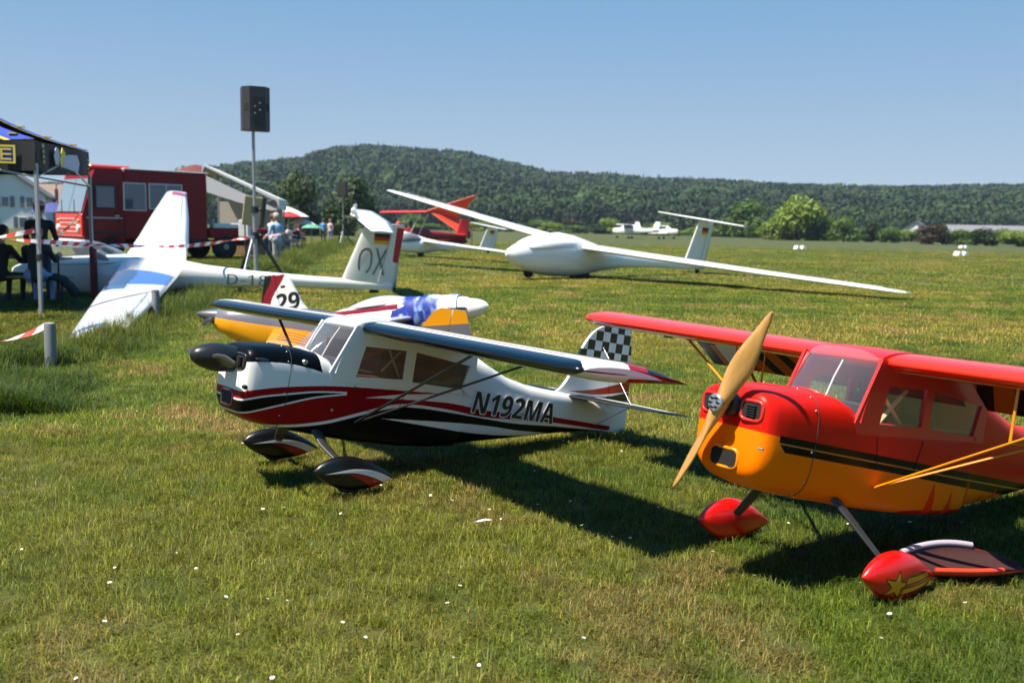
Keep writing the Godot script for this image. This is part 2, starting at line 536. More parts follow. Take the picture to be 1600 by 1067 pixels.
func sport_plane(red: bool, label: String, at: Vector3, rot: Vector3, k: float) -> Node3D:
	var t := thing("model_aeroplane", label, "model plane", Vector3.ZERO)
	var basis := Basis(Vector3.UP, rot.x) * Basis(Vector3.BACK, rot.y) * Basis(Vector3.RIGHT, rot.z)
	var base := Vector3(-1.5, -1.36, 0) * k
	t.transform = Transform3D(basis, at + basis * base)
	var o := -base
	var sc := Transform3D(Basis.from_scale(Vector3.ONE * k), Vector3.ZERO)
	var nm := "red" if red else "white"
	var paint_side := fuselage_paint_red() if red else fuselage_paint_white()
	var skin := painted("plane_skin_" + nm, paint_side.img, 0.32, 0.0)
	skin.metallic_specular = 0.25
	var dark := mat("black_gloss", 0.008, 0.009, 0.013, 0.22, 0.0, 0.8)
	var body_col := mat("cabin_" + nm, 0.6 if red else 0.72, 0.012 if red else 0.72, 0.01 if red else 0.68, 0.4, 0.0, 0.25)
	# fuselage: nose to firewall to tail
	var st := [[-0.1, 0.235, -0.375, 0.33, 4.0], [-0.115, 0.275, -0.425, 0.375, 4.0], [-0.155, 0.308, -0.475, 0.41, 4.0], [-0.25, 0.33, -0.535, 0.432, 3.8], [-0.45, 0.35, -0.585, 0.44, 3.5], [-0.7, 0.365, -0.62, 0.445, 3.4], [-1.0, 0.355, -0.655, 0.45, 3.6], [-1.22, 0.335, -0.67, 0.45, 4.0], [-1.36, 0.28, -0.68, 0.45, 5.0], [-1.46, 0.13, -0.685, 0.45, 8.0], [-1.9, 0.1, -0.72, 0.45, 8.0], [-2.5, 0.1, -0.745, 0.45, 8.0], [-3.0, 0.1, -0.735, 0.445, 8.0], [-3.4, 0.1, -0.71, 0.43, 8.0], [-3.44, 0.45, -0.705, 0.425, 5.5], [-3.5, 0.62, -0.70, 0.42, 4.5], [-3.9, 0.46, -0.65, 0.375, 4.0], [-4.3, 0.31, -0.60, 0.335, 4.0], [-4.75, 0.225, -0.55, 0.285, 3.6], [-5.2, 0.185, -0.49, 0.24, 3.4], [-5.7, 0.16, -0.43, 0.19, 3.2], [-6.2, 0.1, -0.39, 0.13, 3.0], [-6.6, 0.0, -0.37, 0.07, 3.0], [-6.72, -0.06, -0.36, 0.04, 3.0]]
	if red:
		for q in st: if q[0] < -2.0: q[2] -= 0.05 * clampf((-2.0 - q[0]) / 1.5, 0, 1)
	var nose := 0.09 if red else 0.2
	for q in st: q[0] -= nose * clampf(1.0 - (-q[0] - 0.1) / 0.9, 0.0, 1.0)
	var rows := []
	var uvs := []
	for q in st:
		var r := section(q[0], q[1], q[2], q[3], q[4], 40, 0.6)
		var u := PackedVector2Array()
		for p in r: u.append(paint_side.uv(p.x, p.y))
		rows.append(r); uvs.append(u)
	var b := MB.new()
	b.loft(scaled(rows, k), true, true, uvs, true, true)
	var fus := part("fuselage", b, skin, t, o)
	# nose openings: rim and dark core behind it
	var hole := mat("dark_opening", 0.006, 0.006, 0.006, 0.8)
	# joint between cowling and fuselage, with its screws
	var joint := MB.new()
	var loop := []
	for p in section(-0.83, 0.362, -0.637, 0.449, 3.5, 40, 0.6): loop.append(p * k)
	loop.append(loop[0]); loop.append(loop[1])
	joint.tube(loop, 0.0035 * k, 5, false)
	part("cowl_joint", joint, mat("seam_dark", 0.03, 0.03, 0.03, 0.8), t, o)
	for i in 12:
		var p: Vector3 = section(-0.79, 0.363, -0.633, 0.449, 3.5, 40, 0.6)[i * 3 + 2]
		var scr := MB.new()
		scr.ball(p * k, Vector3.ONE * 0.009 * k, 8, 5)
		part("screw", scr, mat("steel", 0.6, 0.6, 0.62, 0.3, 0.9), t, o)
	for q in [[0.235, 0.13, 0.11, 0.085, -0.066], [-0.235, 0.13, 0.11, 0.085, -0.066], [-0.0, -0.32, 0.15, 0.085, -0.085]]:
		q[4] -= nose
		var rim := MB.new()
		var ring := []
		var core := PackedVector2Array()
		for i in 20:
			var a := TAU * i / 20
			var e := Vector2(signf(cos(a)) * pow(absf(cos(a)), 0.5) * q[2], signf(sin(a)) * pow(absf(sin(a)), 0.5) * q[3])
			ring.append(Vector3(q[4] - absf(q[0] + e.x) * 0.11, q[1] + e.y, q[0] + e.x) * k)
			core.append(e * 0.97)
		ring.append(ring[0]); ring.append(ring[1])
		rim.tube(ring, 0.017 * k, 8, false)
		var lip := part("cooling_inlet", rim, (body_col if red else dark) if q[1] > 0 else mat("inlet_rim_" + nm, 0.75 if red else 0.5, 0.22 if red else 0.02, 0.0 if red else 0.03, 0.3, 0, 0.7), t, o)
		var c := MB.new()
		c.prism(core, 0.06, Transform3D(Basis(Vector3(0, 0, k), Vector3(0, k, 0), Vector3(-k, 0, 0)) * Basis(Vector3.UP, signf(-q[0]) * 0.11 if absf(q[0]) > 0.1 else 0.0), Vector3(q[4] - absf(q[0]) * 0.11 - 0.024, q[1], q[0]) * k))
		part("inlet_core", c, hole, lip)
		if q[1] > 0:
			var cyl := MB.new()
			for i in 5:
				cyl.box(Transform3D(Basis(), Vector3(q[4] - 0.018, q[1] - 0.045 + i * 0.022, q[0]) * k), Vector3(0.04, 0.007, 0.1) * k)
			part("cooling_fins", cyl, mat("engine_metal", 0.05, 0.05, 0.05, 0.5, 0.6), lip)
	# propeller and hub
	if red:
		var wood := wood_mat()
		var prop := MB.new()
		var pr := []
		for i in 25:
			var f := -1.0 + i / 12.0
			var r := absf(f)
			var ch := lerpf(0.07, 0.102, smoothstep(0.02, 0.38, r)) * (1.0 - 0.7 * smoothstep(0.4, 1.0, r))
			var th := lerpf(0.075, 0.018, smoothstep(0.0, 0.45, r))
			if r > 0.985: ch *= 0.35
			var tw := lerpf(0.9, 0.3, r) * (1.0 if f > 0 else -1.0)
			if r < 0.12: tw *= r / 0.12
			var row := PackedVector3Array()
			for j in 12:
				var a := TAU * j / 12
				var e := Vector2(cos(a) * ch, sin(a) * th).rotated(tw)
				row.append(Vector3(0.175 + e.y, f * 0.93, e.x) * k)
			pr.append(row)
		prop.loft(pr, true, true)
		var pm := part("propeller", prop, wood, t, o + Vector3(-0.22, 0.15, 0) * k)
		pm.rotation.x = -deg_to_rad(26.0)
		var hub := MB.new()
		hub.lathe([Vector2(-0.02, 0.11), Vector2(0.1, 0.11), Vector2(0.12, 0.1)], sc, 24)
		part("propeller_hub", hub, mat("engine_metal", 0.05, 0.05, 0.05, 0.5, 0.6), pm)
		var disc := MB.new()
		disc.lathe([Vector2(0.243, 0.078), Vector2(0.256, 0.078), Vector2(0.262, 0.07)], sc, 24)
		part("hub_plate", disc, mat("steel", 0.6, 0.6, 0.62, 0.3, 0.9), pm)
		for i in 6:
			var bolt := MB.new()
			var a := TAU * i / 6
			bolt.lathe([Vector2(0.262, 0.014), Vector2(0.282, 0.014)], sc * Transform3D(Basis(), Vector3(0, cos(a) * 0.045, sin(a) * 0.045)), 6)
			part("bolt", bolt, mat("bolt_dark", 0.05, 0.05, 0.055, 0.4, 0.8), pm)
	else:
		var sp := MB.new()
		var prof := [Vector2(-0.12, 0.15)]
		for i in 13:
			var f := i / 12.0
			prof.append(Vector2(0.08 + 0.34 * f, 0.165 * sqrt(maxf(0.0, 1.0 - pow(f, 1.75))) + 0.001))
		sp.lathe(prof, sc, 32)
		var spm := part("spinner", sp, mat("spinner_black", 0.012, 0.012, 0.014, 0.35), t, o + Vector3(-0.2, 0.125, 0) * k)
		for sgn in [-1.0, 1.0]:
			var bl := MB.new()
			var pr := []
			for i in 14:
				var r := i / 13.0
				var ch := lerpf(0.05, 0.085, smoothstep(0.0, 0.4, r)) * (1.0 - 0.7 * smoothstep(0.6, 1.0, r))
				var th := lerpf(0.035, 0.01, r)
				var tw := lerpf(1.0, 0.35, r)
				var row := PackedVector3Array()
				for j in 10:
					var a := TAU * j / 10
					var e := Vector2(cos(a) * ch, sin(a) * th).rotated(-tw * sgn)
					row.append(Vector3(0.17 + e.y, e.x, sgn * (0.08 + r * 0.62)) * k)
				pr.append(row)
			bl.loft(pr, true, true)
			part("propeller_blade", bl, mat("blade_grey", 0.05, 0.047, 0.043, 0.35, 0.1), spm)
	# cabin sides with real openings
	for sgn in [-1.0, 1.0]:
		var zf := func(xf_z: float) -> Transform3D: return sc * Transform3D(Basis(), Vector3(0, 0, xf_z * sgn))
		var fr := MB.new()
		for q in [
			[Vector2(-1.34, 0.12), Vector2(-1.40, 0.02), Vector2(-1.70, 0.02), Vector2(-1.71, 0.1), Vector2(-1.79, 0.49), Vector2(-1.79, 0.73), Vector2(-1.62, 0.73)],
			[Vector2(-1.79, 0.49), Vector2(-2.42, 0.50), Vector2(-2.54, 0.50), Vector2(-3.3, 0.42), Vector2(-3.55, 0.40), Vector2(-3.55, 0.62), Vector2(-3.3, 0.69), Vector2(-1.79, 0.73)],
			[Vector2(-2.41, 0.13), Vector2(-2.41, 0.50), Vector2(-2.55, 0.50), Vector2(-2.55, 0.11)],
			[Vector2(-1.70, 0.02), Vector2(-1.71, 0.1), Vector2(-2.41, 0.13), Vector2(-2.55, 0.11), Vector2(-3.42, 0.08), Vector2(-3.42, 0.02)],
			[Vector2(-3.36, 0.08), Vector2(-3.44, 0.40), Vector2(-3.56, 0.40), Vector2(-3.56, 0.02), Vector2(-3.4, 0.02)]]:
			fr.prism(PackedVector2Array(q), 0.03, zf.call(0.438))
		part("cabin_frame", fr, body_col, t, o)
		var tint := glass("side_pane_" + nm, 0.5, 0.45, 0.4, 0.06) if red else glass("side_pane_" + nm, 0.25, 0.17, 0.12, 0.3)
		var w1 := MB.new()
		w1.prism(PackedVector2Array([Vector2(-1.70, 0.09), Vector2(-2.42, 0.12), Vector2(-2.42, 0.51), Vector2(-1.785, 0.50)]), 0.006, zf.call(0.43))
		part("side_window", w1, tint, t, o)
		var w2 := MB.new()
		w2.prism(PackedVector2Array([Vector2(-2.54, 0.1), Vector2(-3.43, 0.07), Vector2(-3.46, 0.41), Vector2(-2.54, 0.51)]), 0.006, zf.call(0.43))
		part("side_window", w2, tint, t, o)
		# door outline, bolts
		var jb := MB.new()
		jb.tube([Vector3(-1.72, 0.0, sgn * 0.4535) * k, Vector3(-1.78, -0.3, sgn * 0.4535) * k, Vector3(-2.38, -0.32, sgn * 0.4535) * k, Vector3(-2.48, 0.0, sgn * 0.4535) * k], 0.004 * k, 5)
		part("door_gap", jb, mat("seam_dark", 0.03, 0.03, 0.03, 0.8), t, o)
	# what one sees inside
	var inner := MB.new()
	inner.box(sc * Transform3D(Basis(), Vector3(-2.4, 0.115, 0)), Vector3(1.9, 0.02, 0.82))
	inner.box(sc * Transform3D(Basis(), Vector3(-3.4, 0.36, 0)), Vector3(0.03, 0.5, 0.8))
	if not red:
		inner.box(sc * Transform3D(Basis(), Vector3(-2.55, 0.31, 0.36)), Vector3(1.75, 0.4, 0.02))
	else:
		inner.box(sc * Transform3D(Basis(), Vector3(-2.98, 0.31, 0.36)), Vector3(0.86, 0.4, 0.02))
	part("cabin_lining", inner, mat("lining_" + nm, 0.45 if red else 0.16, 0.02 if red else 0.075, 0.02 if red else 0.035, 0.7), t, o)
	for x in [-2.15, -2.95]:
		var st2 := MB.new()
		st2.box(sc * Transform3D(Basis(Vector3.BACK, 0.18), Vector3(x, 0.25, -0.05)), Vector3(0.07, 0.32, 0.42), 0.03)
		st2.box(sc * Transform3D(Basis(), Vector3(x + 0.16, 0.15, -0.05)), Vector3(0.34, 0.06, 0.42), 0.02)
		part("seat", st2, mat("seat_black", 0.02, 0.018, 0.016, 0.7), t, o)
	var dash := MB.new()
	dash.box(sc * Transform3D(Basis(), Vector3(-1.5, 0.2, 0)), Vector3(0.06, 0.2, 0.8), 0.02)
	part("instrument_panel", dash, mat("panel_black", 0.012, 0.012, 0.013, 0.5), t, o)
	for q in [[-2.2, -2.4], [-2.12, -2.36]] if not red else [[-1.85, -2.28], [-2.3, -1.9]]:
		var br := MB.new()
		var xa: float = q[0]
		var xb: float = q[1]
		var flip: bool = not red and float(q[0]) > -2.15
		br.tube([Vector3(xa, 0.47 if not flip else 0.2, -0.36) * k, Vector3(xb, 0.14 if not flip else 0.47, -0.36) * k] if not red else [Vector3(xa, 0.46, -0.3) * k, Vector3(xb, 0.12, -0.3) * k], 0.03 * k, 4, true, 0.5)
		part("cross_brace", br, mat("pale_wood", 0.7, 0.5, 0.3, 0.6), t, o)
	# windscreen
	var ws := []
	for i in 13:
		var f := i / 12.0
		var row := PackedVector3Array()
		for j in 25:
			var a := (j / 24.0) * 2.0 - 1.0
			var arch := pow(absf(a), 2.6)
			var lo := Vector3(lerpf(-1.13, -1.42, arch), lerpf(0.348, 0.12, arch), a * 0.445)
			var hi := Vector3(lerpf(-1.60, -1.66, arch), lerpf(0.80, 0.70, pow(absf(a), 4.0)), a * 0.425)
			var p := lo.lerp(hi, f)
			p.x += sin(f * PI) * 0.03
			row.append(p * k)
		ws.append(row)
	var wsb := MB.new()
	wsb.loft(ws, false, false)
	part("windscreen", wsb, glass("screen_" + nm, 0.4, 0.4, 0.45, 0.13), t, o)
	var trim := MB.new()
	var edge := []
	for p in ws[0]: edge.append(p + Vector3(0.006, 0.004, 0) * k)
	trim.tube(edge, 0.016 * k, 6)
	for j in [0, 24]:
		var up := []
		for i in 13: up.append(ws[i][j])
		trim.tube(up, 0.02 * k, 6)
	part("windscreen_frame", trim, body_col if red else mat("trim_white", 0.75, 0.75, 0.74, 0.4), t, o)
	var ribs := MB.new()
	ribs.tube([Vector3(-1.42, 0.2, 0) * k, Vector3(-1.55, 0.5, 0) * k, Vector3(-1.68, 0.72, 0) * k], 0.012 * k, 6)
	ribs.tube([Vector3(-1.70, 0.69, -0.4) * k, Vector3(-1.70, 0.71, 0.4) * k], 0.02 * k, 6)
	part("cabin_tube", ribs, mat("tube_grey", 0.4, 0.4, 0.4, 0.4, 0.3), t, o)
	# wing
	var roof := wing_rows([[-1.64, -0.42, 0.71, 1.66, 0.115], [-1.62, 0.0, 0.715, 1.68, 0.12], [-1.64, 0.42, 0.71, 1.66, 0.115]])
	b = MB.new()
	b.loft(scaled(roof, k), true, true)
	part("cabin_roof", b, body_col if red else mat("roof_white", 0.74, 0.74, 0.73, 0.3, 0, 0.7), t, o)
	var wmat := painted("wing_skin_" + nm, wing_paint(red), 0.22, 0.3)
	for sgn in [-1.0, 1.0]:
		var tipz := 4.35 if not red else 4.1
		var tipy := 0.035 if red else -0.03
		var ss := [[-1.70, 0.424, 0.70, 1.6, 0.128], [-1.70, tipz * 0.5, 0.70 + tipy * 0.5, 1.6, 0.128], [-1.70, tipz - 0.3, 0.70 + tipy, 1.6, 0.128], [-1.70, tipz - 0.08, 0.70 + tipy, 1.6, 0.128], [-1.72, tipz - 0.025, 0.70 + tipy, 1.56, 0.11], [-1.76, tipz, 0.70 + tipy, 1.5, 0.06]]
		var rr := wing_rows(ss)
		if sgn < 0:
			for r in rr:
				for i in r.size(): r[i].z = -r[i].z
		b = MB.new()
		b.loft(scaled(rr, k), true, true, wing_uv(ss), true, false)
		var w := part("wing", b, wmat, t, o)
		# aileron gap, hinge brackets
		var ai := MB.new()
		ai.box(sc * Transform3D(Basis(), Vector3(-2.93, 0.80, sgn * 2.9)), Vector3(0.012, 0.012, 2.3))
		if red:
			# drooping flap with its own painted underside
			var fl := MB.new()
			var fr2 := []
			var fu := []
			for zz in [0.55, 3.25]:
				fr2.append(PackedVector3Array([Vector3(-2.98, 0.67, sgn * zz), Vector3(-2.99, 0.63, sgn * zz), Vector3(-3.38, 0.37, sgn * zz), Vector3(-3.38, 0.385, sgn * zz)]))
				fu.append(PackedVector2Array([Vector2(0.0, zz / 3.25), Vector2(0.05, zz / 3.25), Vector2(0.95, zz / 3.25), Vector2(1.0, zz / 3.25)]))
			fl.loft(scaled(fr2, k), true, true, fu, false)
			part("flap", fl, painted("flap_skin", flap_paint(), 0.4, 0.2) if not mats.has("flap_skin") else mats["flap_skin"], w)
		for z in [2.0, 2.9, 3.7]:
			ai.box(sc * Transform3D(Basis(), Vector3(-2.9, 0.655, sgn * z)), Vector3(0.16, 0.06, 0.03), 0.01)
		part("aileron_hinge", ai, mat("seam_dark", 0.03, 0.03, 0.03, 0.8), w)
		# bracing
		var sm := mat("strut_" + nm, 0.72 if red else 0.01, 0.22 if red else 0.01, 0.0 if red else 0.012, 0.35, 0.0, 0.4)
		var foot := Vector3(-1.78, -0.47, sgn * 0.46)
		for tip in [Vector3(-1.98, 0.64, sgn * 2.4), Vector3(-2.87, 0.65, sgn * 2.42)]:
			b = MB.new()
			b.tube([foot * k, tip * k], (0.022 if red else 0.026) * k, 8, true, 0.55)
			var sp := part("wing_strut", b, sm, t, o)
			b = MB.new()
			b.box(sc * Transform3D(Basis(), tip + Vector3(0, 0.03, 0)), Vector3(0.1, 0.06, 0.04), 0.01)
			part("strut_fitting", b, mat("seam_dark", 0.03, 0.03, 0.03, 0.8), sp)
		if not red: continue
		b = MB.new()
		var jm := foot.lerp(Vector3(-1.98, 0.64, sgn * 2.4), 0.58)
		b.tube([jm * k, (Vector3(jm.x, 0.66, jm.z)) * k], 0.014 * k, 6)
		var jn := foot.lerp(Vector3(-2.87, 0.65, sgn * 2.42), 0.58)
		b.tube([jm * k, jn * k, (Vector3(jn.x, 0.66, jn.z)) * k], 0.012 * k, 6)
		part("jury_strut", b, sm, t, o)
	# tail
	var fs := fin_paint(red)
	var fm := painted("fin_skin_" + nm, fs.img, 0.3, 0.7)
	var fuv := func(p: Vector2) -> Vector2: return fs.uv(p.x, p.y)
	b = MB.new()
	b.prism(smooth_line([Vector2(-5.25, 0.1), Vector2(-5.5, 0.19), Vector2(-5.68, 0.4), Vector2(-5.85, 0.82), Vector2(-6.02, 1.1), Vector2(-6.22, 1.25), Vector2(-6.42, 1.29)], 4) + PackedVector2Array([Vector2(-6.5, 1.29), Vector2(-6.6, -0.1), Vector2(-5.4, 0.02)]), 0.05, sc, fuv)
	part("fin", b, fm, t, o)
	b = MB.new()
	b.prism(PackedVector2Array([Vector2(-6.512, 1.29)]) + smooth_line([Vector2(-6.7, 1.3), Vector2(-6.86, 1.27), Vector2(-6.93, 1.12), Vector2(-7.0, 0.7), Vector2(-7.06, 0.2), Vector2(-7.08, -0.2), Vector2(-7.05, -0.34), Vector2(-6.9, -0.37)], 4) + PackedVector2Array([Vector2(-6.64, -0.37)]), 0.045, sc, fuv)
	part("rudder", b, fm, t, o)
	var sm2 := body_col if red else painted("stab_skin", stab_paint(), 0.5, 0.0)
	for sgn in [-1.0, 1.0]:
		var ss := [[-5.6, 0.1, 0.13, 1.2, 0.05], [-5.85, 0.9, 0.13, 0.98, 0.05], [-6.1, 1.35, 0.13, 0.72, 0.05], [-6.32, 1.62, 0.13, 0.42, 0.05], [-6.45, 1.7, 0.13, 0.2, 0.03]]
		var rr := wing_rows(ss, false, 20, 0.0)
		if sgn < 0:
			for r in rr:
				for i in r.size(): r[i].z = -r[i].z
		b = MB.new()
		b.loft(scaled(rr, k), true, true, wing_uv(ss, 20))
		part("stabilizer", b, sm2, t, o)
		b = MB.new()
		b.tube([Vector3(-6.3, -0.3, sgn * 0.08) * k, Vector3(-6.25, 0.12, sgn * 0.85) * k], 0.006 * k, 5)
		b.tube([Vector3(-6.3, 0.95, sgn * 0.03) * k, Vector3(-6.25, 0.15, sgn * 0.85) * k], 0.006 * k, 5)
		part("bracing_wire", b, mat("wire_steel", 0.5, 0.5, 0.5, 0.3, 0.8), t, o)
	b = MB.new()
	b.tube([Vector3(-6.45, -0.36, 0) * k, Vector3(-6.8, -0.52, 0) * k], 0.02 * k, 6)
	var tw := part("tail_wheel", b, dark, t, o)
	b = MB.new()
	b.lathe([Vector2(-0.03, 0.06), Vector2(-0.02, 0.09), Vector2(0.02, 0.09), Vector2(0.03, 0.06)], sc * Transform3D(Basis(Vector3.UP, PI / 2), Vector3(-6.82, -0.54, 0)), 16)
	part("tyre", b, mat("rubber", 0.012, 0.012, 0.012, 0.85), tw)
	# undercarriage
	var ps := pant_paint(red)
	var pm2 := painted("pant_skin_" + nm, ps.img, 0.35, 0.5 if red else 0.0)
	for sgn in [-1.0, 1.0]:
		var cz: float = sgn * 0.97
		var cy := -1.13 if red else -0.98
		b = MB.new()
		b.tube([Vector3(-1.32, -0.6, sgn * 0.38) * k, Vector3(-1.36, -0.75, sgn * 0.55) * k, Vector3(-1.5, cy + 0.02, sgn * 0.92) * k], [0.085 * k, 0.075 * k, 0.055 * k], 10, true, 0.35)
		part("landing_gear_leg", b, mat("leg_grey", 0.03, 0.03, 0.033, 0.35, 0.1) if red else mat("leg_dark", 0.04, 0.04, 0.04, 0.4, 0.2), t, o)
		rows = []; uvs = []
		for i in 17:
			var f := i / 16.0
			var x := 0.56 - 1.12 * f
			var env := pow(sin(PI * pow(f, 0.82)), 0.92 if red else 0.8) if f > 0.0 and f < 1.0 else 0.02
			var top := (0.235 if red else 0.21) * env
			var bot := -(0.21 if red else 0.19) * pow(maxf(env, 0.0), 1.2)
			var yc := 0.02 * cos(PI * f) - 0.03
			var r := section(x, yc + top, yc + bot, 0.12 * env + 0.003, 2.2, 20, 0.5)
			var u := PackedVector2Array()
			for i2 in r.size():
				u.append(ps.uv(r[i2].x, r[i2].y if r[i2].z * sgn > 0.0 or not red else 0.28))
				r[i2] += Vector3(-1.59, cy, cz)
			rows.append(r); uvs.append(u)
		b = MB.new()
		b.loft(scaled(rows, k), true, true, uvs, true, true)
		var pt := part("wheel_spat", b, pm2, t, o)
		b = MB.new()
		var tr := 0.215 if red else 0.17
		b.lathe([Vector2(-0.055, tr * 0.6), Vector2(-0.045, tr * 0.9), Vector2(-0.02, tr), Vector2(0.02, tr), Vector2(0.045, tr * 0.9), Vector2(0.055, tr * 0.6)], sc * Transform3D(Basis(Vector3.UP, PI / 2), Vector3(-1.5, -1.36 + 0.215 if red else -1.06, cz)), 24)
		part("tyre", b, mat("rubber", 0.012, 0.012, 0.012, 0.85), pt)
	if not red:
		# registration on both sides
		for sgn in [-1.0, 1.0]:
			var p0 := Vector3(-3.62, -0.06, sgn * 0.413)
			var p1 := Vector3(-5.28, -0.15, sgn * 0.246)
			var dirx := (p1 - p0).normalized() * (1.0 if sgn < 0 else -1.0)
			var upv := Vector3(-0.16, 1, 0.0).normalized()
			var nz := dirx.cross(Vector3.UP).normalized()
			var am := letters("N192MA", (p1 - p0).length() * k, 0.3 * k, 0.002)
			var xf := Transform3D(Basis(dirx, upv, nz), o + (p0 + p1) * 0.5 * k + nz * 0.012 * k)
			var lo := part("registration_outline", outlined(am, 0.016 * k), mat("white_decal", 0.75, 0.75, 0.74, 0.4), t)
			lo.transform = xf
			var le := part("registration", am, mat("black_decal", 0.012, 0.012, 0.014, 0.35), t)
			le.transform = xf.translated(basis.inverse() * basis * nz * 0.0022)
		for q in [[-1.0, 0.21, 0.03, "steel"], [-0.3, -0.15, 0.026, "dark_opening"], [-1.45, -0.33, 0.018, "steel"], [-0.12, -0.2, 0.012, "dark_opening"]]:
			b = MB.new()
			b.lathe([Vector2(0.40, q[2]), Vector2(0.452, q[2]), Vector2(0.455, q[2] * 0.7)], sc * Transform3D(Basis(Vector3.UP, PI / 2), Vector3(q[0], q[1], 0)), 14)
			part("fastener", b, mat("steel", 0.6, 0.6, 0.62, 0.3, 0.9) if q[3] == "steel" else hole, t, o)
		b = MB.new()
		b.ball(Vector3(-0.46, 0.185, -0.425) * k, Vector3(0.09, 0.02, 0.04) * k, 12, 8)
		part("exhaust_blister", b, dark, t, o)
	else:
		for q in [[-0.14, -0.17, 0.012], [-1.5, 0.1, 0.014]]:
			b = MB.new()
			b.lathe([Vector2(0.40, q[2]), Vector2(0.453, q[2])], sc * Transform3D(Basis(Vector3.UP, PI / 2), Vector3(q[0], q[1], 0)), 10)
			part("fastener", b, mat("steel", 0.6, 0.6, 0.62, 0.3, 0.9), t, o)
	return t

func stab_paint() -> Image:
	var img := Image.create(256, 64, false, Image.FORMAT_RGB8)
	img.fill(Color(0.87, 0.87, 0.86))
	img.fill_rect(Rect2i(44, 0, 160, 64), Color(0.03, 0.03, 0.035))
	img.fill_rect(Rect2i(0, 50, 256, 14), Color(0.03, 0.03, 0.035))
	return img

func wood_mat() -> StandardMaterial3D:
	if mats.has("prop_wood"): return mats["prop_wood"]
	var m := mat("prop_wood", 1, 1, 1, 0.35, 0.0, 0.5)
	var n := FastNoiseLite.new()
	n.seed = 4
	n.frequency = 0.03
	n.fractal_octaves = 4
	var img := Image.create(128, 512, false, Image.FORMAT_RGB8)
	for y in 512:
		for x in 128:
			var g := n.get_noise_2d(x * 6.0, y * 0.35) * 0.5 + 0.5
			var f := 0.5 + 0.5 * sin((x + n.get_noise_2d(x, y * 0.2) * 14.0) * 0.55)
			img.set_pixel(x, y, Color(0.80, 0.62, 0.37).lerp(Color(0.68, 0.48, 0.25), clampf(g * 0.6 + f * 0.35, 0, 1)))
	m.albedo_texture = ImageTexture.create_from_image(img)
	m.uv1_triplanar = true
	m.uv1_scale = Vector3(3, 1.2, 3)
	return m

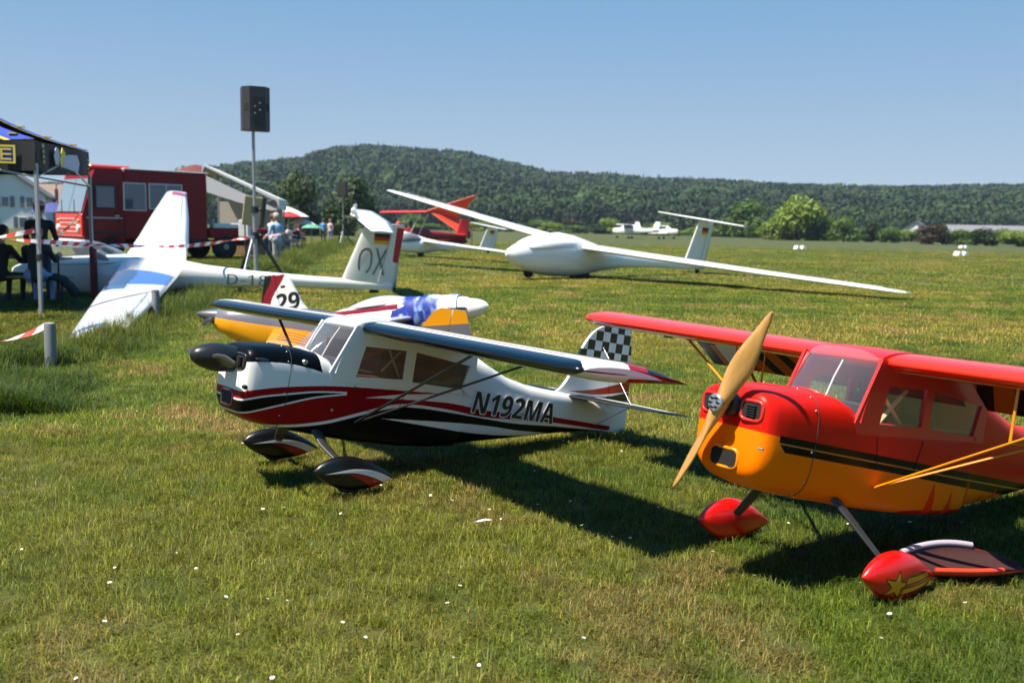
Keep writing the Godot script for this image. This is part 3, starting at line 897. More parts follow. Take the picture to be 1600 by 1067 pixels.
# ---------------------------------------------------------------- gliders
func glider(label: String, at: Vector3, rot: Vector3, k: float, kind: String) -> Node3D:
	var t := thing("glider", label, "glider")
	var basis := Basis(Vector3.UP, rot.x) * Basis(Vector3.BACK, rot.y) * Basis(Vector3.RIGHT, rot.z)
	var base := Vector3(-2.4, -0.62, 0) * k
	t.transform = Transform3D(basis, at + basis * base)
	var o := -base
	var sc := Transform3D(Basis.from_scale(Vector3.ONE * k), Vector3.ZERO)
	var white := mat("glider_white", 0.80, 0.80, 0.79, 0.25, 0.0, 0.6)
	var L := 8.2 if kind == "big" else 6.8
	var q := L / 8.2
	var st := []
	if kind == "big":
		st = [[0.0, 0.0, -0.1, 0.04], [-0.06, 0.06, -0.18, 0.11], [-0.25, 0.17, -0.31, 0.21], [-0.6, 0.33, -0.43, 0.30], [-1.1, 0.49, -0.51, 0.36], [-1.7, 0.585, -0.54, 0.385], [-2.2, 0.55, -0.53, 0.38], [-2.8, 0.44, -0.46, 0.34], [-3.5, 0.30, -0.33, 0.26], [-4.3, 0.19, -0.22, 0.18], [-5.6, 0.12, -0.15, 0.125], [-7.0, 0.09, -0.13, 0.095], [-8.0, 0.08, -0.11, 0.06], [-8.2, 0.05, -0.08, 0.02]]
	else:
		st = [[-0.0, -0.05, -0.15, 0.03], [-0.05, 0.0, -0.2, 0.09], [-0.25, 0.1, -0.31, 0.19], [-0.6, 0.18, -0.41, 0.27], [-1.1, 0.24, -0.46, 0.31], [-1.7, 0.30, -0.47, 0.32], [-2.1, 0.34, -0.45, 0.31], [-2.7, 0.29, -0.36, 0.25], [-3.3, 0.20, -0.25, 0.18], [-4.1, 0.14, -0.17, 0.125], [-5.2, 0.10, -0.13, 0.1], [-6.2, 0.08, -0.12, 0.07], [-6.7, 0.06, -0.1, 0.04], [-6.8, 0.03, -0.07, 0.015]]
	var rows := []
	for s in st: rows.append(section(s[0], s[1], s[2], s[3], 2.15, 28, 0.5))
	var b := MB.new()
	b.loft(scaled(rows, k), true, true)
	part("fuselage", b, white, t, o)
	# canopy, or the cloth that covers it
	rows = []
	var x0 := -0.35 if kind != "big" else -0.4
	var x1 := -2.0 if kind != "big" else -2.5
	for i in 15:
		var f := i / 14.0
		var x := lerpf(x0, x1, f)
		var hump := sin(PI * pow(f, 0.85)) 
		var row := PackedVector3Array()
		for j in 17:
			var a := PI * j / 16.0
			var hw := 0.06 + 0.245 * sqrt(maxf(hump, 0.0))
			var y0 := lerpf(0.09, 0.22, f)
			if kind == "big":
				hw = 0.1 + 0.31 * sqrt(maxf(hump, 0.0)); y0 = lerpf(0.15, 0.36, f)
			row.append(Vector3(x, y0 + sin(a) * (0.03 + (0.36 if kind != "big" else 0.245) * pow(maxf(hump, 0.0), 0.8)), cos(a) * hw))
		rows.append(row)
	b = MB.new()
	b.loft(scaled(rows, k), false, false)
	if kind == "ox":
		part("canopy", b, glass("canopy_clear", 0.6, 0.7, 0.8, 0.1), t, o)
		for j in [0, 16]:
			var rim := MB.new()
			var line := []
			for r in rows: line.append(r[j] * k)
			rim.tube(line, 0.022 * k, 6)
			part("canopy_frame", rim, mat("trim_white", 0.75, 0.75, 0.74, 0.4), t, o)
		var panel := MB.new()
		panel.box(sc * Transform3D(Basis(), Vector3(-0.75, 0.2, 0)), Vector3(0.1, 0.14, 0.3), 0.03)
		part("instrument_panel", panel, mat("panel_black", 0.012, 0.012, 0.013, 0.5), t, o)
		var seat := MB.new()
		seat.box(sc * Transform3D(Basis(Vector3.BACK, 0.5), Vector3(-1.6, 0.2, 0)), Vector3(0.5, 0.1, 0.4), 0.03)
		part("seat", seat, mat("seat_grey", 0.12, 0.12, 0.13, 0.8), t, o)
	else:
		var cm := mat("cover_cloth_" + kind, 0.78 if kind == "big" else 0.14, 0.78 if kind == "big" else 0.155, 0.78 if kind == "big" else 0.18, 0.75)
		part("canopy_cover", b, cm, t, o)
		if kind == "big":
			for i in [3, 11]:
				var seam := MB.new()
				var line := []
				for p in rows[i]: line.append(p * k * 1.0 + Vector3(0, 0.004, 0))
				seam.tube(line, 0.006, 5)
				part("cover_seam", seam, mat("seam_grey", 0.45, 0.45, 0.45, 0.8), t, o)
	# wings
	var half := 8.75 if kind == "big" else 7.5
	var wm := white
	for sgn in [-1.0, 1.0]:
		var ss := []
		var more := 0.42 if kind == "ox" else 0.0
		if kind == "big":
			ss = [[-2.32, 0.3, 0.27, 1.22, 0.15], [-2.38, 2.5, 0.38, 1.06, 0.15], [-2.42, 5.5, 0.54, 0.86, 0.14], [-2.44, 8.2, 0.7, 0.58, 0.13], [-2.47, 8.65, 0.725, 0.5, 0.11], [-2.55, 8.75, 0.73, 0.38, 0.05]]
		else:
			ss = [[-1.84, 0.25, 0.2, 1.08, 0.15], [-1.9, 2.0, 0.31, 0.98, 0.15], [-1.96, 4.5, 0.46, 0.8, 0.14], [-2.05, 7.2 + more, 0.63, 0.5, 0.13], [-2.08, 7.42 + more, 0.645, 0.48, 0.11], [-2.12, 7.5 + more, 0.65, 0.42, 0.05]]
		var rr := wing_rows(ss)
		if sgn < 0:
			for r in rr:
				for i in r.size(): r[i].z = -r[i].z
		b = MB.new()
		b.loft(scaled(rr, k), true, true, wing_uv(ss), true, true)
		if kind == "ox":
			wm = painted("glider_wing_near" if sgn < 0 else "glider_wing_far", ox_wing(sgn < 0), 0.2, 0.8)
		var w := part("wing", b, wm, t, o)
		var gap := MB.new()
		var zs: Array = [half * 0.55, half * 0.93]
		var pts := []
		for z in zs:
			var f := inverse_lerp(ss[2][1], ss[3][1], z)
			pts.append(Vector3(lerpf(ss[2][0] - ss[2][3] * 0.78, ss[3][0] - ss[3][3] * 0.78, f), lerpf(ss[2][2], ss[3][2], f) + 0.052, sgn * z) * k)
		gap.tube(pts, 0.006 * k, 5)
		part("aileron_gap", gap, mat("seam_grey", 0.45, 0.45, 0.45, 0.8), w)
		if kind == "mid":
			b = MB.new()
			var wl := wing_rows([[-2.1, 0.62, sgn * 7.47, 0.42, 0.1], [-2.2, 0.8, sgn * 7.56, 0.34, 0.09], [-2.38, 1.2, sgn * 7.66, 0.24, 0.08], [-2.46, 1.28, sgn * 7.68, 0.14, 0.04]], true, 16, 0.0)
			b.loft(scaled(wl, k), true, true)
			var wp := part("winglet", b, white, w)
			b = MB.new()
			b.box(sc * Transform3D(Basis(), Vector3(-2.35, 0.72, sgn * 7.53)), Vector3(0.3, 0.1, 0.06), 0.02)
			part("red_mark", b, mat("mark_red", 0.5, 0.02, 0.03, 0.4), wp)
	# fin and tailplane
	var fx := -7.05 if kind == "big" else -5.75
	var ft := 1.33 if kind == "big" else 1.2
	b = MB.new()
	b.loft(scaled(wing_rows([[fx, -0.1, 0, 1.12, 0.1], [fx - 0.12, 0.25, 0, 1.02, 0.1], [fx - 0.42, ft - 0.1, 0, 0.78, 0.1], [fx - 0.45, ft, 0, 0.76, 0.1]], true, 24, 0.0), k), true, true)
	var fin := part("fin", b, white, t, o)
	b = MB.new()
	b.loft(scaled(wing_rows([[fx - 0.42, -1.55, ft + 0.05, 0.33, 0.09], [fx - 0.36, -1.5, ft + 0.05, 0.42, 0.1], [fx - 0.28, 0.0, ft + 0.05, 0.62, 0.1], [fx - 0.36, 1.5, ft + 0.05, 0.42, 0.1], [fx - 0.42, 1.55, ft + 0.05, 0.33, 0.09]], false, 20, 0.0), k), true, true)
	part("tailplane", b, white, t, o)
	b = MB.new()
	b.tube([Vector3(fx - 0.76, 0.05, 0.062) * k, Vector3(fx - 0.98, ft - 0.05, 0.045) * k], 0.007 * k, 5)
	b.tube([Vector3(fx - 0.76, 0.05, -0.062) * k, Vector3(fx - 0.98, ft - 0.05, -0.045) * k], 0.007 * k, 5)
	part("rudder_gap", b, mat("seam_grey", 0.45, 0.45, 0.45, 0.8), fin)
	# flag on the fin
	for i in 3:
		b = MB.new()
		b.box(sc * Transform3D(Basis(), Vector3(fx - 0.78, ft - 0.22 - i * 0.07, 0)), Vector3(0.3, 0.07, 0.1))
		part("flag_stripe", b, [mat("flag_black", 0.015, 0.015, 0.015, 0.5), mat("flag_red", 0.5, 0.02, 0.02, 0.5), mat("flag_gold", 0.75, 0.42, 0.02, 0.5)][i], fin)
	var grey := mat("letter_grey", 0.2, 0.21, 0.22, 0.5)
	if kind == "ox":
		for sgn in [-1.0, 1.0]:
			var d: Vector3 = Vector3(-1, 0, 0) * (1.0 if sgn < 0 else -1.0)
			var nz := d.cross(Vector3.UP)
			var lt := part("competition_letters", letters("OX", 0.55 * k, 0.52 * k, 0.004, "Droid Sans", false), grey, t)
			lt.transform = Transform3D(Basis(d, Vector3(-0.08, 1, 0), nz), o + Vector3(fx - 0.62, 0.46, sgn * 0.048) * k)
			lt = part("registration", letters("D-1805", 1.15 * k, 0.2 * k, 0.004, "Droid Sans", false), grey, t)
			lt.transform = Transform3D(Basis((d + Vector3(0, 0, -sgn * 0.045)).normalized(), Vector3.UP, nz), o + Vector3(-4.25, -0.02, sgn * 0.126) * k)
		b = MB.new()
		b.box(sc * Transform3D(Basis(Vector3.BACK, 0.12), Vector3(fx - 1.09, ft - 0.4, 0)), Vector3(0.16, 0.7, 0.03), 0.01)
		part("red_rudder_edge", b, mat("mark_red", 0.5, 0.02, 0.03, 0.4), fin)
		b = MB.new()
		b.tube([Vector3(fx - 0.3, ft + 0.06, 0) * k, Vector3(fx - 0.22, ft + 0.2, 0) * k], 0.03 * k, 8)
		b.ball(Vector3(fx - 0.2, ft + 0.22, 0) * k, Vector3.ONE * 0.05 * k)
		part("antenna", b, white, t, o)
	# wheels
	for w in ([[-2.7, 0.22, -0.42], [-0.85, 0.13, -0.49]] if kind == "big" else [[-2.0, 0.2, -0.44]]):
		b = MB.new()
		b.lathe([Vector2(-0.06, w[1] * 0.7), Vector2(-0.05, w[1] * 0.95), Vector2(0, w[1]), Vector2(0.05, w[1] * 0.95), Vector2(0.06, w[1] * 0.7)], sc * Transform3D(Basis(Vector3.UP, PI / 2), Vector3(w[0], w[2], 0)), 20)
		part("wheel", b, mat("rubber", 0.012, 0.012, 0.012, 0.85), t, o)
	if kind == "big":
		b = MB.new()
		b.box(sc * Transform3D(Basis(), Vector3(-2.75, -0.5, 0)), Vector3(0.75, 0.16, 0.2), 0.06)
		part("wheel_fairing", b, mat("fairing_black", 0.015, 0.015, 0.016, 0.5), t, o)
	b = MB.new()
	b.lathe([Vector2(-0.03, 0.05), Vector2(-0.02, 0.09), Vector2(0.02, 0.09), Vector2(0.03, 0.05)], sc * Transform3D(Basis(Vector3.UP, PI / 2), Vector3(-L + 0.35, -0.14, 0)), 14)
	part("tail_wheel", b, mat("rubber", 0.012, 0.012, 0.012, 0.85), t, o)
	return t

func ox_wing(near: bool) -> Image:
	var img := Image.create(256, 512, false, Image.FORMAT_RGB8)
	img.fill(Color(0.90, 0.90, 0.90))
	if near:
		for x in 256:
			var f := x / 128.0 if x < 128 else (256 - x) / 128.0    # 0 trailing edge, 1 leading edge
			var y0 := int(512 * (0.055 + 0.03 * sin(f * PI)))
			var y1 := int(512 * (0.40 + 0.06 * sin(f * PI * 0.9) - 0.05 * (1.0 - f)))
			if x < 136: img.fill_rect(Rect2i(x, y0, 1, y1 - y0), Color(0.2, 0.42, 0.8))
		img.fill_rect(Rect2i(2, 440, 46, 40), Color(0.72, 0.12, 0.1))
		fill_poly(img, PackedVector2Array([Vector2(40, 420), Vector2(110, 470), Vector2(110, 480), Vector2(40, 436)]), Color(0.45, 0.55, 0.75))
	else:
		img.fill_rect(Rect2i(0, 462, 60, 36), Color(0.75, 0.1, 0.08))
	return img

# ---------------------------------------------------------------- low model aeroplanes behind the white one (metres, nose at the origin)
func aerobat(label: String, at: Vector3, yaw: float, pitch: float, yellow: bool, k := 1.0) -> Node3D:
	var t := thing("model_aeroplane", label, "model plane")
	var basis := Basis(Vector3.UP, yaw) * Basis(Vector3.BACK, pitch)
	var base := Vector3(-0.75, -0.48, 0)
	t.transform = Transform3D(basis.scaled_local(Vector3.ONE * k), at + basis * base * k)
	var o := -base
	var nm := "yellow" if yellow else "blue"
	var s := SideArt.new(-3.0, 0.1, -0.45, 0.85, 1000)
	var yl := Color(0.93, 0.62, 0.02)
	var gr := Color(0.42, 0.42, 0.46)
	if yellow:
		s.img.fill(gr)
		paint(s, [Vector2(0.1, 0.0), Vector2(-0.9, 0.03), Vector2(-2.0, 0.06), Vector2(-3.0, 0.1), Vector2(-3.0, -0.45), Vector2(0.1, -0.45)], yl)
		paint(s, [Vector2(-2.2, 0.1), Vector2(-3.0, 0.12), Vector2(-3.0, 0.28), Vector2(-2.2, 0.3)], yl)
		paint(s, [Vector2(-2.2, 0.36), Vector2(-3.0, 0.62), Vector2(-3.0, 0.85), Vector2(-2.2, 0.85)], yl)
	else:
		s.img.fill(Color(0.88, 0.88, 0.88))
		paint(s, [Vector2(-0.9, 0.1), Vector2(-2.4, 0.12), Vector2(-2.4, 0.16), Vector2(-0.9, 0.16)], Color(0.45, 0.03, 0.1))
		# tail: black hind part, dark red bow, white front with the number
		paint(s, [Vector2(-2.52, 0.85), Vector2(-2.64, 0.42), Vector2(-2.7, 0.18), Vector2(-3.0, 0.1), Vector2(-3.0, 0.85)], Color(0.025, 0.025, 0.03))
		paint(s, smooth_line([Vector2(-2.28, 0.85), Vector2(-2.42, 0.62), Vector2(-2.6, 0.42), Vector2(-2.72, 0.16)]) + smooth_line([Vector2(-2.79, 0.16), Vector2(-2.72, 0.44), Vector2(-2.6, 0.6), Vector2(-2.5, 0.85)]), Color(0.5, 0.04, 0.13))
		paint(s, [Vector2(-2.4, 0.52), Vector2(-2.46, 0.52), Vector2(-2.46, 0.55), Vector2(-2.4, 0.55)], Color(0.05, 0.02, 0.02))
	var skin := painted("aerobat_skin_" + nm, s.img, 0.3, 0.7)
	var st := [[-0.12, 0.13, -0.13, 0.13, 2.2], [-0.3, 0.17, -0.17, 0.16, 2.4], [-0.6, 0.2, -0.2, 0.175, 2.6], [-1.0, 0.22, -0.2, 0.17, 2.6], [-1.5, 0.2, -0.17, 0.14, 2.5], [-2.1, 0.12, -0.1, 0.09, 2.4], [-2.6, 0.06, -0.04, 0.04, 2.2], [-2.75, 0.04, -0.02, 0.02, 2.2]]
	if yellow:
		for q in st:
			q[2] -= 0.09 * smoothstep(0.1, 0.6, -q[0]) * (1.0 - smoothstep(1.4, 2.5, -q[0]))
			if q[0] > -0.5: q[1] *= 0.8
	var rows := []
	var uvs := []
	for q in st:
		var r := section(q[0], q[1], q[2], q[3], q[4], 28)
		var u := PackedVector2Array()
		for p in r: u.append(s.uv(p.x, p.y))
		rows.append(r); uvs.append(u)
	var b := MB.new()
	b.loft(rows, true, true, uvs, true, true)
	part("fuselage", b, skin, t, o)
	b = MB.new()
	var prof := []
	for i in 9:
		var f := i / 8.0
		prof.append(Vector2(-0.13 + 0.25 * f, (0.095 if yellow else 0.115) * (pow(1.0 - f, 0.75) if yellow else sqrt(maxf(0, 1.0 - pow(f, 1.6)))) + 0.001))
	b.lathe(prof, Transform3D(), 20)
	part("spinner", b, mat("spinner_grey", 0.1, 0.1, 0.11, 0.3, 0.3) if yellow else mat("spinner_white", 0.7, 0.7, 0.71, 0.3, 0, 0.5), t, o)
	for sgn in [-1.0, 1.0]:
		b = MB.new()
		var ang := 0.35 if not yellow else 0.12
		var d: Vector3 = Vector3(0, sin(ang), cos(ang)) * sgn
		if not yellow: d = Vector3(-0.45, 0.1, sgn).normalized()
		b.tube([Vector3(-0.07, 0, 0) + d * 0.09, Vector3(-0.07, 0, 0) + d * 0.2, Vector3(-0.07, 0, 0) + d * 0.42], [0.025, 0.035, 0.008], 8, true, 0.4)
		part("propeller_blade", b, mat("blade_black", 0.012, 0.012, 0.013, 0.4), t, o)
	# canopy
	rows = []
	for i in 9:
		var f := i / 8.0
		var row := PackedVector3Array()
		for j in 13:
			var a := PI * j / 12.0
			var h := sin(PI * f)
			row.append(Vector3(-0.75 - 0.85 * f, 0.17 + sin(a) * (0.02 + (0.07 if yellow else 0.08) * h), cos(a) * (0.03 + 0.11 * sqrt(maxf(h, 0)))))
		rows.append(row)
	b = MB.new()
	b.loft(rows, false, false)
	part("canopy", b, mat("canopy_dark", 0.03, 0.032, 0.04, 0.08, 0, 0.5) if yellow else mat("canopy_grey", 0.45, 0.46, 0.48, 0.2, 0, 0.5), t, o)
	# wings
	var img := Image.create(256, 256, false, Image.FORMAT_RGB8)
	img.fill(yl if yellow else Color(0.9, 0.9, 0.9))
	if yellow:
		for i in 4: fill_poly(img, PackedVector2Array([Vector2(0, 40 + i * 40), Vector2(75, 58 + i * 40), Vector2(75, 72 + i * 40), Vector2(0, 58 + i * 40)]), Color(0.04, 0.04, 0.04))
		img.fill_rect(Rect2i(0, 246, 256, 10), Color(0.2, 0.18, 0.35))
	else:
		img.fill_rect(Rect2i(120, 0, 136, 256), Color(0.8, 0.8, 0.82))
		img.fill_rect(Rect2i(0, 30, 20, 226), Color(0.45, 0.03, 0.1))
		img.fill_rect(Rect2i(0, 228, 256, 28), Color(0.88, 0.9, 0.93))
	var wm := painted("aerobat_wing_" + nm, img, 0.3, 0.6)
	for sgn in [-1.0, 1.0]:
		var ss := [[-0.72, 0.12, -0.02, 0.56, 0.14], [-0.86, 1.2, 0.0, 0.36, 0.13], [-0.88, 1.28, 0.0, 0.33, 0.1], [-0.93, 1.32, 0.0, 0.24, 0.05]]
		var rr := wing_rows(ss, false, 24, 0.0)
		if sgn < 0:
			for r in rr:
				for i in r.size(): r[i].z = -r[i].z
		b = MB.new()
		b.loft(rr, true, true, wing_uv(ss, 24), true, true)
		part("wing", b, wm, t, o)
		ss = [[-2.2, 0.04, 0.06, 0.38, 0.08], [-2.35, 0.5, 0.06, 0.24, 0.08], [-2.42, 0.55, 0.06, 0.15, 0.05]]
		rr = wing_rows(ss, false, 18, 0.0)
		if sgn < 0:
			for r in rr:
				for i in r.size(): r[i].z = -r[i].z
		b = MB.new()
		b.loft(rr, true, true)
		part("stabilizer", b, mat("stab_yellow", 0.75, 0.35, 0.005, 0.35, 0, 0.5) if yellow else mat("stab_grey", 0.4, 0.41, 0.43, 0.35, 0, 0.5), t, o)
		b = MB.new()
		b.tube([Vector3(-0.68, -0.17, sgn * 0.08), Vector3(-0.7, -0.4, sgn * 0.32)], 0.016, 6, true, 0.5)
		var leg := part("landing_gear_leg", b, mat("leg_grey", 0.03, 0.03, 0.033, 0.35, 0.1), t, o)
		b = MB.new()
		b.lathe([Vector2(-0.03, 0.05), Vector2(-0.025, 0.075), Vector2(0.025, 0.075), Vector2(0.03, 0.05)], Transform3D(Basis(Vector3.UP, PI / 2), Vector3(-0.7, -0.42, sgn * 0.34)), 16)
		part("wheel", b, mat("rubber", 0.012, 0.012, 0.012, 0.85), leg)
	# fin with rudder
	var fuv := func(p: Vector2) -> Vector2: return s.uv(p.x, p.y)
	b = MB.new()
	var fs := Transform3D(Basis.from_scale(Vector3(1.0, 0.74 if yellow else 1.0, 1.0)), Vector3.ZERO)
	b.prism(PackedVector2Array([Vector2(-2.05, 0.1), Vector2(-2.2, 0.3), Vector2(-2.33, 0.62), Vector2(-2.4, 0.68), Vector2(-2.52, 0.68), Vector2(-2.5, 0.04)]), 0.035, fs, fuv)
	part("fin", b, skin, t, o)
	b = MB.new()
	b.prism(PackedVector2Array([Vector2(-2.508, 0.04), Vector2(-2.528, 0.69), Vector2(-2.66, 0.69), Vector2(-2.82, 0.2), Vector2(-2.8, -0.03), Vector2(-2.6, -0.05)]), 0.03, fs, fuv)
	part("rudder", b, skin, t, o)
	if not yellow:
		var am := letters("29", 0.32, 0.2, 0.003, "Droid Sans", true)
		for sgn in [-1.0, 1.0]:
			var d: Vector3 = Vector3(1, 0, 0) * sgn
			var nn := part("race_number", am, mat("black_decal", 0.012, 0.012, 0.014, 0.35), t)
			nn.transform = Transform3D(Basis(d, Vector3(0.1, 1, 0), Vector3(0, 0, sgn)), o + Vector3(-2.39, 0.36, sgn * 0.02))
		# printed cloth drawn over cowling and canopy
		rows = []; uvs = []
		for i in 12:
			var f := i / 11.0
			var x := -0.2 - 0.85 * f
			var r := section(x, 0.165 + 0.05 * sin(f * 2.2) + 0.01 * sin(f * 19), -0.17 - 0.05 * f + 0.012 * sin(f * 15), 0.165 + 0.02 * sin(f * PI) + 0.006 * sin(f * 23), 2.4, 24)
			var u := PackedVector2Array()
			for j in 25: u.append(Vector2(f, j / 24.0))
			rows.append(r); uvs.append(u)
		var im2 := Image.create(256, 256, false, Image.FORMAT_RGB8)
		var nz := FastNoiseLite.new()
		nz.seed = 12; nz.frequency = 0.012; nz.fractal_octaves = 4
		for y in 256:
			for x in 256:
				var v := nz.get_noise_2d(x * 1.4, y * 0.9) * 1.3 + 0.25 + 0.9 * smoothstep(0.5, 1.0, 1.0 - x / 256.0) - 0.5 * smoothstep(0.6, 1.0, absf(y / 128.0 - 1.5) * 0.0 + x / 256.0)
				im2.set_pixel(x, y, Color(0.04, 0.16, 0.52).lerp(Color(0.88, 0.92, 0.96), clampf(v, 0, 1)))
		b = MB.new()
		b.loft(rows, true, false, uvs)
		part("printed_cover", b, painted("cover_print", im2, 0.6, 0.0), t, o)
	return t

# ---------------------------------------------------------------- vehicles, stalls, tent
func wheel_on(parent: Node, c: Vector3, r: float, w: float) -> void:
	var b := MB.new()
	var xf := Transform3D(Basis(Vector3.UP, PI / 2), c)
	b.lathe([Vector2(-w * 0.5, r * 0.62), Vector2(-w * 0.5, r * 0.9), Vector2(-w * 0.35, r), Vector2(w * 0.35, r), Vector2(w * 0.5, r * 0.9), Vector2(w * 0.5, r * 0.62)], xf, 24)
	var t := part("wheel", b, mat("rubber", 0.012, 0.012, 0.012, 0.85), parent)
	b = MB.new()
	b.lathe([Vector2(-w * 0.42, r * 0.6), Vector2(w * 0.42, r * 0.6), Vector2(w * 0.5, r * 0.25), Vector2(w * 0.55, r * 0.2)], xf, 20)
	part("rim", b, mat("rim_grey", 0.25, 0.25, 0.25, 0.4, 0.5), t)

func fire_engine(at: Vector3, yaw: float) -> void:
	var t := thing("fire_engine", "old dark red fire engine with pale roof edge parked behind the white glider", "fire engine", at, yaw)
	var red := mat("engine_red", 0.2, 0.005, 0.01, 0.45, 0.0, 0.1)
	red.metallic_specular = 0.3
	var bright := mat("engine_red_lit", 0.62, 0.035, 0.02, 0.3, 0.0, 0.5)  # brighter copy of the engine red, sunlight on the front painted in
	var white := mat("roof_edge", 0.6, 0.6, 0.6, 0.5)
	var I := Transform3D()
	# cab: side profile extruded, raked windscreen
	var b := MB.new()
	b.prism(PackedVector2Array([Vector2(0.22, 0.62), Vector2(0.26, 1.66), Vector2(-0.12, 3.02), Vector2(-0.2, 3.2), Vector2(-1.2, 3.24), Vector2(-1.2, 0.62)]), 2.3)
	part("cab", b, red, t)
	b = MB.new()
	b.box(Transform3D(I.basis, Vector3(-0.86, 3.31, 0)), Vector3(1.5, 0.16, 1.9), 0.05)
	part("roof_hatch", b, bright, t)
	b = MB.new()
	b.box(Transform3D(I.basis, Vector3(-2.86, 2.01, 0)), Vector3(3.3, 2.5, 2.32), 0.05)
	var body := part("equipment_body", b, red, t)
	b = MB.new()
	b.box(Transform3D(I.basis, Vector3(-2.9, 3.285, 0)), Vector3(3.3, 0.05, 2.36), 0.01)
	part("roof_edge", b, white, body)
	b = MB.new()
	b.box(Transform3D(I.basis, Vector3(-4.57, 1.9, 0)), Vector3(0.08, 2.0, 1.9))
	part("rear_opening", b, mat("dark_opening", 0.006, 0.006, 0.006, 0.8), body)
	# front
	var slope := atan2(0.38, 1.36)
	for q in [[-0.53, 1.02], [0.53, 1.02]]:
		b = MB.new()
		b.box(Transform3D(Basis(Vector3.BACK, slope), Vector3(0.105, 2.3, q[0])), Vector3(0.03, 1.22, q[1]), 0.01)
		var ws := part("windscreen", b, mat("windscreen_blue", 0.18, 0.24, 0.3, 0.05, 0.0, 0.8), t)
		b = MB.new()
		b.tube([Vector3(0.3, 1.72, q[0]), Vector3(0.17, 2.15, q[0] + 0.3)], 0.015, 6)
		part("wiper", b, mat("seam_dark", 0.03, 0.03, 0.03, 0.8), ws)
	b = MB.new()
	b.box(Transform3D(I.basis, Vector3(0.27, 1.25, 0)), Vector3(0.05, 0.78, 2.2), 0.02)
	var grille := part("front_panel", b, bright, t)
	for i in 4:
		b = MB.new()
		b.box(Transform3D(I.basis, Vector3(0.3, 1.02 + i * 0.15, 0)), Vector3(0.03, 0.025, 1.5), 0.008)
		part("grille_bar", b, white, grille)
	for z in [-0.85, 0.85]:
		b = MB.new()
		b.lathe([Vector2(0.28, 0.13), Vector2(0.34, 0.13), Vector2(0.36, 0.08)], Transform3D(I.basis, Vector3(0, 1.15, z)), 16)
		part("headlight", b, mat("lamp_glass", 0.6, 0.6, 0.6, 0.15), t)
		b = MB.new()
		b.box(Transform3D(I.basis, Vector3(0.31, 1.42, z)), Vector3(0.05, 0.09, 0.16), 0.02)
		part("indicator", b, mat("amber", 0.75, 0.25, 0.02, 0.3), t)
	b = MB.new()
	b.box(Transform3D(I.basis, Vector3(0.32, 0.6, 0)), Vector3(0.25, 0.3, 2.4), 0.05)
	part("bumper", b, mat("bumper_white", 0.6, 0.6, 0.6, 0.4), t)
	for z in [-1.25, 1.25]:
		b = MB.new()
		b.tube([Vector3(-0.02, 2.75, z * 0.92), Vector3(0.12, 2.7, z * 1.1), Vector3(0.12, 1.95, z * 1.1), Vector3(0.02, 1.9, z * 0.92)], 0.02, 6)
		b.box(Transform3D(I.basis, Vector3(0.12, 2.35, z * 1.1)), Vector3(0.06, 0.42, 0.22), 0.03)
		part("mirror", b, mat("mirror_black", 0.02, 0.02, 0.02, 0.5), t)
	# doors and windows on both sides
	for sgn in [-1.0, 1.0]:
		var z: float = sgn * 1.155
		var pane := mat("window_dark", 0.06, 0.085, 0.12, 0.05, 0.0, 0.6)
		for w in [[-0.54, 2.26, 0.66, 0.76, "cab"], [-1.63, 2.3, 0.78, 0.92, ""], [-2.82, 2.34, 1.24, 0.86, "two"]]:
			b = MB.new()
			b.box(Transform3D(I.basis, Vector3(w[0], w[1], z + sgn * 0.012)), Vector3(w[2] + 0.1, w[3] + 0.1, 0.03), 0.012)
			var f := part("window", b, mat("frame_silver", 0.42, 0.42, 0.44, 0.35, 0.4) if w[4] != "cab" else mat("seam_dark", 0.03, 0.03, 0.03, 0.8), t)
			b = MB.new()
			b.box(Transform3D(I.basis, Vector3(w[0], w[1], z + sgn * 0.02)), Vector3(w[2], w[3], 0.03), 0.02)
			part("pane", b, pane, f)
			if w[4] == "two":
				b = MB.new()
				b.box(Transform3D(I.basis, Vector3(w[0], w[1], z + sgn * 0.04)), Vector3(0.04, w[3], 0.03))
				part("mullion", b, mat("frame_silver", 0.42, 0.42, 0.44, 0.35, 0.4), f)
		b = MB.new()
		b.tube([Vector3(-0.08, 0.8, z + sgn * 0.01), Vector3(-0.08, 2.7, z + sgn * 0.01), Vector3(-1.05, 2.74, z + sgn * 0.01), Vector3(-1.05, 0.8, z + sgn * 0.01), Vector3(-0.08, 0.8, z + sgn * 0.01)], 0.012, 5)
		var door := part("door", b, mat("seam_dark", 0.03, 0.03, 0.03, 0.8), t)
		b = MB.new()
		b.box(Transform3D(I.basis, Vector3(-0.95, 1.6, z + sgn * 0.03)), Vector3(0.16, 0.04, 0.05), 0.01)
		part("handle", b, mat("steel", 0.6, 0.6, 0.62, 0.3, 0.9), door)
		b = MB.new()
		b.box(Transform3D(I.basis, Vector3(-0.5, 1.52, z + sgn * 0.006)), Vector3(1.3, 0.035, 0.014))
		part("trim_strip", b, white, t)
		b = MB.new()
		b.box(Transform3D(I.basis, Vector3(-3.0, 0.72, z)), Vector3(2.9, 0.14, 0.06), 0.02)
		part("side_skirt", b, mat("chassis_dark", 0.02, 0.015, 0.015, 0.7), t)
	# chassis and low bed
	b = MB.new()
	b.box(Transform3D(I.basis, Vector3(-3.6, 0.62, 0)), Vector3(7.4, 0.22, 1.0), 0.03)
	part("chassis", b, mat("chassis_dark", 0.02, 0.015, 0.015, 0.7), t)
	b = MB.new()
	b.box(Transform3D(I.basis, Vector3(-5.95, 1.02, 0)), Vector3(2.7, 0.4, 2.3), 0.04)
	part("rear_bed", b, red, t)
	b = MB.new()
	b.box(Transform3D(I.basis, Vector3(-5.6, 1.3, -0.95)), Vector3(1.6, 0.2, 0.35), 0.03)
	part("hose_box", b, white, t)
